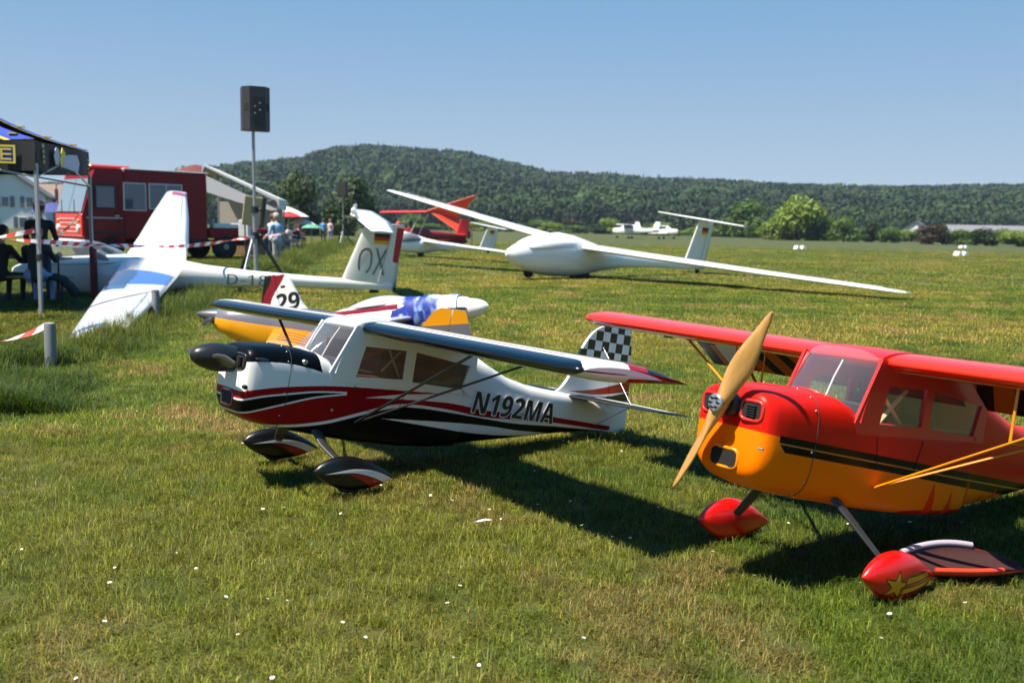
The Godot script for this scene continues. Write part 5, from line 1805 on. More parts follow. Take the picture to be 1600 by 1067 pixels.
# ---------------------------------------------------------------- land
const EYE := Vector3(0, 1.5, 0)
const RIDGE := [[-700, 300], [-300, 305], [0, 303], [100, 296], [250, 278], [330, 266], [370, 261], [420, 256], [470, 252], [520, 241], [560, 238], [600, 236], [650, 238], [700, 242], [750, 251], [800, 263], [850, 275], [900, 277], [950, 279], [1000, 286], [1040, 287], [1100, 285], [1150, 289], [1200, 292], [1300, 294], [1400, 295], [1500, 294], [1600, 295], [1900, 297], [2400, 305]]

# height of the wooded ridge in that direction, 900 m out (slope of the line of sight times the distance)
func ridge_height(tx: float) -> float:
	var px := 800.0 + tx * 1516.0
	for i in RIDGE.size() - 1:
		if px <= RIDGE[i + 1][0] or i == RIDGE.size() - 2:
			var f := clampf(inverse_lerp(RIDGE[i][0], RIDGE[i + 1][0], px), 0.0, 1.0)
			var y := lerpf(RIDGE[i][1], RIDGE[i + 1][1], f)
			return (353.8 + 0.0195 * (px - 800.0) - y) / 1516.0 * 900.0 + 1.5
	return 20.0

var hill_noise := FastNoiseLite.new()
func land_height(x: float, z: float) -> float:
	var d := -z
	if d < 330.0: return -0.4
	var top := maxf(6.0, ridge_height(x / d) - 15.0)
	var f := clampf((d - 340.0) / 560.0, 0.0, 1.0)
	var y := top * (0.35 * f + 0.65 * f * f * (3.0 - 2.0 * f))
	y *= 1.0 + 0.22 * hill_noise.get_noise_2d(x, z) * sin(PI * f)
	if d > 900.0: y = top - (d - 900.0) * 0.06
	return y - 0.4

func hills() -> void:
	hill_noise.seed = 8
	hill_noise.frequency = 0.004
	hill_noise.fractal_octaves = 3
	var rows := []
	for i in 31:
		var d := 330.0 + 720.0 * i / 30.0
		var row := PackedVector3Array()
		for j in 91:
			var tx := -1.25 + 2.5 * j / 90.0
			row.append(Vector3(tx * d, land_height(tx * d, -d), -d))
		rows.append(row)
	var b := MB.new()
	b.loft(rows, false, false)
	structure("hills", b, mat("hill_floor", 0.03, 0.045, 0.015, 0.95))
	# the forest: nobody could count it
	rng.seed = 77
	var kinds := [leaf_cards(220, Vector3(1, 1, 1), 0.2, 5, 0.25, Color(0.4, 0.4, 0.4), Color(0.9, 0.95, 0.85), 8), leaf_cards(220, Vector3(1, 1, 1), 0.22, 6, 0.25, Color(0.4, 0.4, 0.4), Color(0.9, 0.95, 0.85), 6)]
	var fir := MB.new()
	for i in 7:
		var f := i / 7.0
		var rows2 := []
		for w in 2:
			var row := PackedVector3Array()
			for j in 9:
				var a := TAU * j / 9 + i * 0.7
				var r := (1.0 - f) * (1.0 if j % 3 else 0.7) * 0.95 + 0.08 if w == 0 else 0.03
				row.append(Vector3(cos(a) * r, -1.0 + f * 1.75 + (0.0 if w == 0 else 0.55) - (0.12 if w == 0 and j % 3 else 0.0), sin(a) * r))
			rows2.append(row)
		fir.col = Color(0.7, 0.75, 0.7) * (0.75 + 0.35 * (i % 2))
		fir.loft(rows2, true, false, [], false)
	kinds.append(fir.mesh())
	var xs := [[], [], []]
	var cs := [PackedColorArray(), PackedColorArray(), PackedColorArray()]
	var stand := FastNoiseLite.new()
	stand.seed = 31
	stand.frequency = 0.009
	stand.fractal_octaves = 3
	for i in 21000:
		var d := sqrt(lerpf(345.0 * 345.0, 935.0 * 935.0, rng.randf()))
		var tx := rng.randf_range(-0.72, 0.72)
		var x := tx * d
		var y := land_height(x, -d)
		var s := stand.get_noise_2d(x, -d * 1.3)
		var high := clampf((d - 340.0) / 560.0, 0.0, 1.0)
		var con := s + high * high * 0.42 + rng.randf_range(-0.25, 0.25) > 0.5
		var k := 2 if con else rng.randi() % 2
		var hh := rng.randf_range(12.0, 19.0) if not con else rng.randf_range(12.0, 19.0)
		hh *= lerpf(0.6, 1.0, smoothstep(0.0, 0.25, high))
		var w := hh * (rng.randf_range(0.6, 1.0) if not con else rng.randf_range(0.38, 0.55))
		xs[k].append(Transform3D(Basis(Vector3.UP, rng.randf() * TAU).scaled_local(Vector3(w * 0.5, hh * 0.5, w * 0.5)), Vector3(x, y + hh * 0.46, -d)))
		var v := rng.randf_range(0.6, 1.3) * (1.0 + 0.75 * hill_noise.get_noise_2d(x * 2.6 + 700.0, d * 3.4))
		var c := Color(0.016, 0.036, 0.018) if con else Color(0.028, 0.066, 0.02).lerp(Color(0.058, 0.105, 0.024), clampf(rng.randf() * 0.9 - s, 0, 1))
		cs[k].append(Color(c.r * v, c.g * v, c.b * v))
	var fm := mat("forest_leaves", 1, 1, 1, 0.8)
	fm.vertex_color_use_as_albedo = true
	fm.backlight_enabled = true
	fm.backlight = Color(0.6, 0.65, 0.4)
	for k in 3: multi(["broadleaf_forest", "broadleaf_forest", "conifer_forest"][k], kinds[k], fm, xs[k], cs[k])

var patch := FastNoiseLite.new()
var fine := FastNoiseLite.new()

func bumps(x: float, z: float) -> float:
	if absf(x) > 30.0 or z < -60.0: return 0.0
	return 0.055 * exp(-((x + 1.1) * (x + 1.1) + (z + 5.4) * (z + 5.4)) / 1.1) + fine.get_noise_2d(x * 0.6, z * 0.6) * 0.022

func ground() -> void:
	var cx := [-2600.0, -1200.0, -500.0, -200.0, -90.0, -50.0, -32.0]
	var cz := [-2600.0, -1200.0, -600.0, -330.0, -180.0, -110.0, -75.0, -55.0, -45.0]
	var x := -22.0
	while x < 22.1:
		cx.append(x)
		x += 0.5
	for q in [32.0, 50.0, 90.0, 200.0, 500.0, 1200.0, 2600.0]: cx.append(q)
	var z := -38.0
	while z < 3.1:
		cz.append(z)
		z += 0.5
	for q in [10.0, 40.0, 200.0, 1000.0]: cz.append(q)
	var rows := []
	for zz in cz:
		var row := PackedVector3Array()
		for xx in cx: row.append(Vector3(xx, bumps(xx, zz), zz))
		rows.append(row)
	var b := MB.new()
	b.loft(rows, false, false)
	var m := mat("meadow", 1, 1, 1, 0.95)
	var n1 := FastNoiseLite.new()
	n1.seed = 3; n1.frequency = 0.03; n1.fractal_octaves = 5
	var n2 := FastNoiseLite.new()
	n2.seed = 9; n2.frequency = 0.006; n2.fractal_octaves = 4
	var a := n1.get_seamless_image(640, 640)
	var c := n2.get_seamless_image(640, 640)
	var img := Image.create(640, 640, false, Image.FORMAT_RGB8)
	for yy in 640:
		for xx in 640:
			var u := a.get_pixel(xx, yy).r
			var w := c.get_pixel(xx, yy).r
			var col := Color(0.038, 0.052, 0.008).lerp(Color(0.066, 0.078, 0.014), clampf(u * 1.6 - 0.3, 0, 1)).lerp(Color(0.09, 0.074, 0.034), clampf((w - 0.56) * 4.0, 0, 0.75))
			img.set_pixel(xx, yy, col.linear_to_srgb())
	m.albedo_texture = ImageTexture.create_from_image(img)
	m.uv1_triplanar = true
	m.uv1_world_triplanar = true
	m.uv1_scale = Vector3.ONE / 2.7
	m.detail_enabled = true
	m.detail_blend_mode = BaseMaterial3D.BLEND_MODE_MUL
	m.detail_uv_layer = BaseMaterial3D.DETAIL_UV_2
	m.uv2_triplanar = true
	m.uv2_world_triplanar = true
	m.uv2_scale = Vector3.ONE / 61.0
	var n3 := FastNoiseLite.new()
	n3.seed = 21; n3.frequency = 0.012; n3.fractal_octaves = 5
	var d := n3.get_seamless_image(512, 512)
	var im3 := Image.create(512, 512, false, Image.FORMAT_RGB8)
	for yy in 512:
		for xx in 512:
			im3.set_pixel(xx, yy, Color(0.86, 0.93, 0.55).lerp(Color(0.98, 0.95, 0.66), clampf(d.get_pixel(xx, yy).r * 2.2 - 0.6, 0, 1)))
	m.detail_albedo = ImageTexture.create_from_image(im3)
	structure("ground", b, m)

# middle line of the unmown strip along the tape
const STRIP := [[2.0, -2.2], [-3.0, -2.9], [-7.4, -4.3], [-9.6, -4.95], [-14.5, -5.48], [-19.8, -6.2], [-40.0, -8.9], [-80.0, -13.9]]
func strip_x(z: float) -> float:
	for i in STRIP.size() - 1:
		if z >= STRIP[i + 1][0]:
			return lerpf(STRIP[i][1], STRIP[i + 1][1], inverse_lerp(STRIP[i][0], STRIP[i + 1][0], z))
	return STRIP[-1][1]

func lawn_colour(x: float, z: float) -> Color:
	var p := patch.get_noise_2d(x * 1.0, z * 1.0)
	var q := patch.get_noise_2d(x * 0.17 + 50.0, z * 0.17)
	var r := fine.get_noise_2d(x * 3.0, z * 3.0)
	var green := Color(0.08, 0.118, 0.012)
	var c := green.lerp(Color(0.04, 0.078, 0.009), clampf(0.3 - p * 1.6, 0, 1))
	c = c.lerp(Color(0.135, 0.142, 0.022), clampf(q * 1.4 + r * 0.9 + 0.12, 0, 0.85))
	c = c.lerp(Color(0.17, 0.125, 0.052), clampf(p * 2.2 + r * 1.1 - 0.66, 0, 0.6))
	return c

func grass() -> void:
	patch.seed = 14; patch.frequency = 0.55; patch.fractal_octaves = 3
	rng.seed = 501
	var m := mat("grass_blades", 1, 1, 1, 0.5)
	m.vertex_color_use_as_albedo = true
	m.backlight_enabled = true
	m.backlight = Color(0.9, 0.9, 0.5)
	m.metallic_specular = 0.35
	# mown lawn, finer tufts near, larger ones farther out
	var bands := [[-1.9, -6.5, 680.0, 0.052, 0.055, 0.00155, 20], [-6.5, -13.0, 320.0, 0.055, 0.09, 0.0024, 22], [-13.0, -28.0, 75.0, 0.06, 0.19, 0.005, 28], [-28.0, -100.0, 10.0, 0.06, 0.42, 0.011, 30]]
	var nb := 0
	for bd in bands:
		var tufts := []
		for v in 3: tufts.append(grass_tuft(100 + nb * 7 + v, bd[6], bd[3], bd[4], bd[5], 1.7))
		var xs := [[], [], []]
		var cs := [PackedColorArray(), PackedColorArray(), PackedColorArray()]
		var z: float = bd[0]
		while z > bd[1]:
			var step := 0.25 if nb < 2 else 0.8
			var half := absf(z) * 0.58 + 1.2
			var cnt := int(bd[2] * step * half * 2.0)
			for i in cnt:
				var x := rng.randf_range(-half, half)
				var zz := z - rng.randf() * step
				if zz < -40.0 and rng.randf() < (-40.0 - zz) / 60.0: continue
				var k := rng.randi() % 3
				var sc := rng.randf_range(0.5, 1.45) * (1.0 + 0.35 * patch.get_noise_2d(x * 1.7, zz * 1.7))
				xs[k].append(Transform3D(Basis(Vector3.UP, rng.randf() * TAU).scaled_local(Vector3(1, sc, 1)), Vector3(x, bumps(x, zz) - 0.004, zz)))
				var c := lawn_colour(x, zz) * rng.randf_range(1.7, 4.5) * 1.1
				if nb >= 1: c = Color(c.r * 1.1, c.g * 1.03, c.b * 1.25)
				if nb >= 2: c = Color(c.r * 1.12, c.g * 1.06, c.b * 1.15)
				cs[k].append(c)
			z -= step
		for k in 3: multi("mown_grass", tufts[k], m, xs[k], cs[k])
		nb += 1
	# unmown strip along the tape
	var tall := []
	for v in 3: tall.append(grass_tuft(300 + v, 26, 0.3, 0.1, 0.0032, 0.8))
	for v in 2: tall.append(grass_tuft(310 + v, 12, 0.12, 0.07, 0.011, 0.9))
	var xs := [[], [], [], [], []]
	var cs := [PackedColorArray(), PackedColorArray(), PackedColorArray(), PackedColorArray(), PackedColorArray()]
	for i in 15000:
		var u := rng.randf()
		var z := -7.3 - 72.0 * u * u
		var off := rng.randfn() * 0.36 + 0.05
		var x := strip_x(z) + off
		if Vector2(x + 4.6, z + 9.2).length() < 0.42 or Vector2(x + 5.3, z + 14.1).length() < 0.4 or (z < -9.7 and z > -13.8 and x < strip_x(z) + 0.05): continue
		var k := rng.randi() % 5
		var sc := rng.randf_range(0.5, 1.25) * clampf(1.15 - absf(off) * 0.75, 0.3, 1.2) * (0.8 if z > -9.0 else 0.92) * (1.0 + 0.5 * patch.get_noise_2d(x * 0.9, z * 0.9)) * (1.0 if z > -25.0 else 1.5)
		xs[k].append(Transform3D(Basis(Vector3.UP, rng.randf() * TAU).scaled_local(Vector3(1, sc, 1) if z > -25.0 else Vector3(2.2, sc, 2.2)), Vector3(x, -0.005, z)))
		var c := Color(0.045, 0.085, 0.014).lerp(Color(0.13, 0.155, 0.034), clampf(rng.randf() * 0.9 + patch.get_noise_2d(x, z) - (0.25 if z > -9.0 else 0.0), 0, 1)) * rng.randf_range(1.9, 2.9)
		cs[k].append(c)
	for k in 5: multi("tall_grass", tall[k], m, xs[k], cs[k])
	# rougher grass on the spectators' side
	xs = [[], [], []]
	cs = [PackedColorArray(), PackedColorArray(), PackedColorArray()]
	for i in 9000:
		var z := -rng.randf_range(8.0, 40.0)
		var x := strip_x(z) - rng.randf_range(0.3, 9.0)
		var k := rng.randi() % 3
		xs[k].append(Transform3D(Basis(Vector3.UP, rng.randf() * TAU).scaled_local(Vector3(1.5, rng.randf_range(0.2, 0.42), 1.5)), Vector3(x, -0.005, z)))
		cs[k].append(lawn_colour(x, z) * rng.randf_range(1.8, 2.8))
	for k in 3: multi("rough_grass", tall[k], m, xs[k], cs[k])

func daisies() -> void:
	rng.seed = 66
	var petals := MB.new()
	for i in 12:
		var a := TAU * i / 12.0
		var d := Vector3(cos(a), 0, sin(a))
		var s := Vector3(-d.z, 0, d.x)
		var r := 0.0115
		petals.quad(d * 0.002, d * r * 0.7 + s * 0.0024 + Vector3(0, 0.001, 0), d * r + Vector3(0, 0.0024, 0), d * r * 0.7 - s * 0.0024 + Vector3(0, 0.001, 0))
	petals.end(false, false)
	var pm := petals.mesh()
	var eye := MB.new()
	eye.ball(Vector3(0, 0.001, 0), Vector3(0.0035, 0.002, 0.0035), 8, 4)
	var em := eye.mesh()
	var stem := MB.new()
	stem.tube([Vector3(0, -0.05, 0), Vector3(0.002, -0.02, 0), Vector3.ZERO], 0.0009, 5)
	var sm := stem.mesh()
	var wm := mat("petal_white", 0.8, 0.8, 0.78, 0.6)
	var spots := [[-0.86, -3.75], [-0.93, -3.62], [-0.85, -3.6], [-0.2, -4.05], [-1.12, -4.7], [-0.3, -4.98], [0.08, -4.8], [0.36, -4.62], [0.5, -4.5], [0.58, -4.47], [-1.45, -3.35], [-0.95, -3.28], [-0.6, -3.4], [0.28, -3.35], [-0.42, -5.05], [-0.1, -4.9], [0.15, -4.95], [-0.9, -4.95], [-1.45, -4.1], [-1.3, -3.9]]
	for i in 66:
		var z := -rng.randf_range(2.8, 7.5)
		spots.append([rng.randf_range(-0.52, 0.5) * absf(z), z])
	for q in spots:
		var t := thing("daisy", "small white daisy open in the mown grass", "flower", Vector3(q[0], bumps(q[0], q[1]) + rng.randf_range(0.035, 0.055), q[1]), rng.randf() * TAU, "daisies in the grass")
		t.rotation.x = rng.randf_range(-0.2, 0.5)
		t.rotation.z = rng.randf_range(-0.3, 0.3)
		t.scale = Vector3.ONE * rng.randf_range(0.45, 0.95)
		part("petals", pm, wm, t)
		part("flower_eye", em, mat("flower_yellow", 0.7, 0.45, 0.02, 0.7), t)
		part("stem", sm, mat("stem_green", 0.06, 0.1, 0.02, 0.7), t)

func small_aircraft(label: String, at: Vector3, yaw: float, high: bool, k: float) -> void:
	var t := thing("light_aircraft", label, "light aircraft", at, yaw)
	var white := mat("glider_white", 0.80, 0.80, 0.79, 0.25, 0.0, 0.6)
	var b := MB.new()
	var rows := []
	for s in [[3.2, 0.2, -0.2, 0.15], [3.0, 0.4, -0.4, 0.4], [2.0, 0.5, -0.5, 0.5], [1.4, 0.95, -0.55, 0.55], [-0.2, 0.95, -0.5, 0.5], [-1.2, 0.5, -0.35, 0.4], [-4.2, 0.3, 0.0, 0.12]]:
		rows.append(section(s[0], s[1], s[2], s[3], 2.8, 20))
	b.loft(rows, true, true)
	part("fuselage", b, white, t, Vector3(0, 1.2, 0))
	b = MB.new()
	b.loft(wing_rows([[1.3, -5.4, 0.1, 1.2, 0.1], [1.5, -5.2, 0.1, 1.4, 0.13], [1.5, 5.2, 0.1, 1.4, 0.13], [1.3, 5.4, 0.1, 1.2, 0.1]], false, 16), true, true)
	part("wing", b, white, t, Vector3(0, 2.05 if high else 0.8, 0))
	b = MB.new()
	b.loft(wing_rows([[-3.0, 0.1, 0, 1.2, 0.08], [-3.5, 1.4, 0, 0.8, 0.08]], true, 14, 0.0), true, true)
	part("fin", b, white, t, Vector3(0, 1.3, 0))
	b = MB.new()
	b.loft(wing_rows([[-3.4, -1.6, 0, 0.7, 0.08], [-3.2, 0, 0, 0.9, 0.08], [-3.4, 1.6, 0, 0.7, 0.08]], false, 14, 0.0), true, true)
	part("tailplane", b, white, t, Vector3(0, 1.45, 0))
	for s in [-1.0, 1.0]:
		b = MB.new()
		b.box(Transform3D(Basis(), Vector3(0.6, 1.85, s * 0.53)), Vector3(1.5, 0.45, 0.04), 0.01)
		part("side_window", b, mat("window_dark", 0.06, 0.085, 0.12, 0.05, 0.0, 0.6), t)
		wheel_on(t, Vector3(0.4, 0.2, s * 1.1), 0.2, 0.14)
		if high:
			b = MB.new()
			b.tube([Vector3(0.8, 0.8, s * 0.5), Vector3(0.8, 2.05, s * 2.6)], 0.04, 6)
			part("wing_strut", b, white, t)
	wheel_on(t, Vector3(2.5, 0.2, 0), 0.2, 0.14)
	b = MB.new()
	b.box(Transform3D(Basis(Vector3.RIGHT, 0.5), Vector3(3.25, 1.2, 0)), Vector3(0.04, 1.8, 0.12), 0.015)
	part("propeller", b, mat("blade_black", 0.012, 0.012, 0.013, 0.4), t)

func ultralights() -> void:
	var red := mat("ultralight_red", 0.62, 0.035, 0.03, 0.5)
	var dark := mat("ultralight_dark_red", 0.22, 0.01, 0.015, 0.5)
	var t := thing("ultralight_aeroplane", "red open ultralight with a long straight wing behind the middle glider", "ultralight", Vector3(-6.0, 0, -57.5), PI + 0.55)
	var b := MB.new()
	b.loft(wing_rows([[0.7, -3.2, 2.2, 1.2, 0.13], [0.7, 3.2, 2.2, 1.2, 0.13]], false, 16), true, true)
	part("wing", b, red, t)
	b = MB.new()
	var rows := []
	for s in [[2.0, 0.9, 0.6, 0.1], [1.7, 1.2, 0.5, 0.3], [0.8, 1.3, 0.45, 0.38], [-0.6, 1.35, 0.5, 0.36], [-1.2, 1.15, 0.6, 0.25], [-3.6, 0.95, 0.75, 0.08]]:
		rows.append(section(s[0], s[1], s[2], s[3], 2.6, 18))
	b.loft(rows, true, true)
	part("fuselage", b, dark, t)
	b = MB.new()
	b.loft(wing_rows([[-2.9, 0.9, 0, 0.9, 0.08], [-3.2, 1.9, 0, 0.6, 0.08]], true, 14, 0.0), true, true)
	part("fin", b, red, t)
	b = MB.new()
	b.loft(wing_rows([[-2.9, -1.1, 0.95, 0.7, 0.08], [-2.9, 1.1, 0.95, 0.7, 0.08]], false, 14, 0.0), true, true)
	part("tailplane", b, red, t)
	for s in [-1.0, 1.0]:
		b = MB.new()
		b.tube([Vector3(0.4, 0.8, s * 0.35), Vector3(0.3, 2.2, s * 1.7)], 0.035, 6)
		b.tube([Vector3(-0.2, 0.8, s * 0.35), Vector3(-0.2, 2.2, s * 1.7)], 0.035, 6)
		part("wing_strut", b, mat("glider_white", 0.8, 0.8, 0.79), t)
		wheel_on(t, Vector3(0.2, 0.25, s * 0.8), 0.25, 0.14)
	b = MB.new()
	b.ball(Vector3(0.9, 1.5, 0), Vector3(0.17, 0.18, 0.17), 12, 8)
	part("helmet_red", b, red, t)
	b = MB.new()
	b.ball(Vector3(0.1, 1.55, 0), Vector3(0.16, 0.17, 0.16), 12, 8)
	part("helmet_green", b, mat("helmet_green_paint", 0.02, 0.14, 0.06, 0.4), t)
	# weight-shift trike with a delta sail
	t = thing("trike", "orange red delta wing trike with its sail tilted up behind the gliders", "trike", Vector3(-3.9, 0, -60.5))
	var sail := mat("sail_orange", 0.75, 0.05, 0.012, 0.7)
	sail.backlight_enabled = true
	sail.backlight = Color(0.4, 0.1, 0.05)
	var nose := Vector3(-1.35, 2.35, 1.4)
	var keel := Vector3(0.35, 1.95, -1.0)
	for q in [Vector3(1.5, 3.45, -1.6), Vector3(1.0, 0.75, 0.9)]:
		rows = []
		for i in 9:
			var f := i / 8.0
			var a := nose.lerp(q, f)
			var c := keel.lerp(q, pow(f, 1.25))
			var row := PackedVector3Array()
			for j in 7:
				var g := j / 6.0
				row.append(a.lerp(c, g) + Vector3(0.02, 0.06, 0.03) * sin(g * PI) * (1.0 + sin(f * 14.0)) * 0.7)
			rows.append(row)
		b = MB.new()
		b.loft(rows, false, false)
		var p := part("sail", b, sail, t)
		b = MB.new()
		b.tube([nose, q], 0.035, 8)
		part("leading_edge_tube", b, mat("sail_pale", 0.75, 0.25, 0.15, 0.5), p)
	b = MB.new()
	b.tube([nose.lerp(keel, 0.45), Vector3(0.3, 0.5, 0)], 0.035, 8)
	b.tube([nose.lerp(keel, 0.6), Vector3(0.9, 0.6, 0)], 0.03, 8)
	part("mast", b, mat("glider_white", 0.8, 0.8, 0.79), t)
	b = MB.new()
	rows = []
	for s in [[1.0, 0.6, 0.45, 0.08], [0.6, 0.9, 0.35, 0.28], [-0.4, 0.95, 0.35, 0.3], [-1.3, 0.65, 0.4, 0.12]]: rows.append(section(s[0], s[1], s[2], s[3], 2.5, 16))
	b.loft(rows, true, true)
	part("pod", b, dark, t)
	b = MB.new()
	b.box(Transform3D(Basis(), Vector3(0.95, 0.95, 0)), Vector3(0.5, 0.5, 0.4), 0.06)
	part("engine", b, mat("stand_black", 0.015, 0.015, 0.017, 0.5), t)
	b = MB.new()
	b.box(Transform3D(Basis(Vector3.RIGHT, 0.3), Vector3(1.28, 0.95, 0)), Vector3(0.04, 1.5, 0.14), 0.015)
	part("propeller", b, red, t)
	for s in [-0.7, 0.7]: wheel_on(t, Vector3(0.6, 0.22, s), 0.22, 0.13)
	wheel_on(t, Vector3(-1.1, 0.2, 0), 0.2, 0.12)

# ---------------------------------------------------------------- the scene
func _ready() -> void:
	var cam := Camera3D.new()
	cam.name = "camera"
	add_child(cam)
	cam.transform = Transform3D(Basis(Vector3.RIGHT, deg_to_rad(-6.761)) * Basis(Vector3.BACK, deg_to_rad(1.1195)), EYE)
	cam.fov = 38.77
	var lens := CameraAttributesPhysical.new()
	lens.frustum_focal_length = 34.1
	lens.frustum_near = 0.05
	lens.frustum_far = 6000.0
	lens.frustum_focus_distance = 5.4
	lens.exposure_aperture = 3.0
	cam.attributes = lens
	cam.near = 0.05
	cam.far = 6000.0
	var sun := DirectionalLight3D.new()
	sun.name = "sun"
	add_child(sun)
	var az := deg_to_rad(-121.0)
	var el := deg_to_rad(62.0)
	var s := Vector3(sin(az) * cos(el), sin(el), -cos(az) * cos(el))
	sun.basis = Basis.looking_at(-s, Vector3.UP)
	sun.light_energy = 1.6
	sun.light_color = Color(1.0, 0.955, 0.88)
	sun.light_angular_distance = 0.5
	sun.shadow_enabled = true
	var sky := ProceduralSkyMaterial.new()
	sky.sky_top_color = Color(0.12, 0.41, 0.60)
	sky.sky_horizon_color = Color(0.55, 0.592, 0.625)
	sky.sky_curve = 0.15
	sky.ground_bottom_color = Color(0.24, 0.27, 0.18)
	sky.ground_horizon_color = Color(0.5, 0.58, 0.6)
	sky.sun_angle_max = 10.0
	var env := Environment.new()
	env.background_mode = Environment.BG_SKY
	env.sky = Sky.new()
	env.sky.sky_material = sky
	env.tonemap_mode = Environment.TONE_MAPPER_LINEAR
	env.tonemap_exposure = 2.1
	env.sdfgi_enabled = true
	env.ssao_enabled = true
	env.ssil_enabled = true
	env.fog_enabled = true
	env.fog_density = 0.00016
	env.fog_light_color = Color(0.7, 0.8, 0.92)
	var we := WorldEnvironment.new()
	we.name = "world"
	we.environment = env
	add_child(we)

	fine.seed = 2; fine.frequency = 0.5; fine.fractal_octaves = 3
	patch.seed = 14; patch.frequency = 0.55; patch.fractal_octaves = 3
	ground()
	hills()
	grass()

	# trees and bushes round the field: [x in the picture, distance, height, width, kind, what]
	var leafy := [
		[465, 110, 7.6, 6.4, "dark", "tree", "broad dark green tree behind the spectators, left of its pair"],
		[545, 118, 7.6, 8.4, "dark", "tree", "dark green tree behind the small loudspeaker on its stand"],
		[1240, 175, 8.4, 11.0, "light", "tree", "tallest yellow green tree at the far right edge of the field"],
		[1165, 215, 9.0, 10.0, "mid", "tree", "green tree just behind the white glider's T-tail"],
		[1312, 170, 4.8, 6.5, "mid", "tree", "round bushy tree right of the tallest field tree"],
		[1356, 172, 4.2, 5.0, "dark", "tree", "small dark bushy tree left of the white gabled house"],
		[1385, 165, 3.0, 5.0, "mid", "bush", "low green bush in front of the white gabled house"],
		[1452, 150, 3.4, 6.0, "brown", "bush", "reddish olive bush right of the white gabled house"],
		[1492, 150, 2.6, 5.5, "mid", "bush", "green bush below the long grey roof, left part"],
		[1532, 148, 2.9, 5.5, "dark", "bush", "darker green bush below the long grey roof, right part"],
		[1585, 140, 2.6, 6.5, "light", "bush", "bright green bush at the right edge of the picture"],
		[945, 260, 4.6, 8.0, "light", "bush", "yellow green bush left of the parked white aircraft"],
		[888, 270, 4.4, 6.0, "brown", "bush", "brown leaved bush above the white glider's nose"],
		[1095, 240, 3.6, 8.0, "mid", "bush", "low green bush under the white glider's T-tail"],
		[1200, 185, 2.6, 7.0, "light", "bush", "low bright bush at the foot of the tallest field tree"],
		[840, 280, 4.0, 9.0, "mid", "bush", "green bush beyond the white glider's raised wing"],
		[1275, 178, 2.4, 6.0, "mid", "bush", "low bush between the tallest field tree and the round one"],
		[1212, 178, 5.2, 9.0, "light", "bush", "bright bush against the left side of the tallest field tree"],
		[1272, 176, 5.4, 8.0, "mid", "bush", "tall bush against the right side of the tallest field tree"],
		[1140, 225, 5.0, 10.0, "mid", "bush", "broad bush left of the tree behind the T-tail"],
		[98, 170, 7.0, 9.0, "dark", "tree", "dark tree behind the roof of the white house"],
		[285, 120, 8.2, 9.0, "mid", "tree", "green tree whose top shows above the fire engine"],
		[640, 300, 5.0, 10.0, "mid", "bush", "green bush beyond the red ultralight"],
		[760, 300, 5.0, 11.0, "dark", "bush", "dark bush beyond the small white fins"],
		[1030, 290, 4.0, 9.0, "light", "bush", "pale green bush behind the parked white aircraft"]]
	var nt := 0
	for q in leafy:
		tree(q[5], q[6], q[5], Vector3((q[0] - 800.0) / 1516.0 * q[1], -0.1, -q[1]), q[2], q[3], q[4], nt)
		nt += 1
	# hedge that closes the far side of the field
	for i in 30:
		var px := 560.0 + i * 37.0
		var d := 300.0 - 4.4 * i
		tree("hedge_shrub", "green shrub in the hedge at the far end of the field", "shrub", Vector3((px - 800.0) / 1516.0 * d, -0.2, -d), 2.2 + 1.0 * fposmod(i * 0.37, 1.0), 9.0, ["mid", "dark", "light"][i % 3], i + 3, "shrubs in the far hedge")

	# houses and sheds
	var plaster := mat("plaster_white", 0.62, 0.63, 0.65, 0.8)
	var slate := mat("roof_slate", 0.09, 0.09, 0.1, 0.7)
	house("white house with a dark gable roof at the left edge", Vector3(-66.5, -1.0, -130), 0.35, 8.6, 11.0, 5.2, 8.3, plaster, slate, [[-2.9, 4.4, 0.8, 1.2], [-0.4, 4.4, 0.8, 1.2], [2.4, 4.4, 0.8, 1.2], [-2.2, 1.8, 0.9, 1.2], [1.6, 1.8, 0.9, 1.2]])
	house("low house with a brown roof beside the white gabled one, by the fire engine's windscreen", Vector3(-64.5, -1.0, -140), 1.2, 8.0, 9.0, 4.6, 7.0, plaster, mat("roof_brown", 0.16, 0.11, 0.09, 0.7), [[0, 2.4, 1.0, 1.2]])
	house("white gabled house between the bushes at the right", Vector3(104.0, -0.5, -252), -0.5, 6.0, 8.0, 3.0, 5.2, plaster, mat("roof_dull", 0.07, 0.07, 0.08, 0.8), [[0, 2.0, 1.2, 1.2]])
	house("long shed with a pale grey roof at the far right", Vector3(130.0, -0.5, -270), PI / 2 - 0.2, 9.0, 19.0, 2.6, 4.6, mat("shed_wall", 0.35, 0.34, 0.34, 0.8), mat("roof_pale", 0.15, 0.15, 0.17, 0.8), [[-3, 1.8, 1.5, 1.2], [3, 1.8, 1.5, 1.2]])
	house("flat grey barn behind the dark tree at the left", Vector3(-28.5, -0.5, -120), 0.2, 7.0, 9.0, 3.2, 5.0, mat("shed_wall", 0.35, 0.34, 0.34, 0.8), mat("roof_grey", 0.2, 0.2, 0.22, 0.7), [[0, 2.0, 1.2, 1.2]])

	# parked aircraft far out, markers on the field
	small_aircraft("white high-wing aircraft parked at the far end of the field", Vector3(18.5, -0.05, -152), PI - 0.35, true, 1.0)
	small_aircraft("white low-wing aircraft parked right of the high-wing one", Vector3(23.5, -0.05, -158), -0.5, false, 1.0)
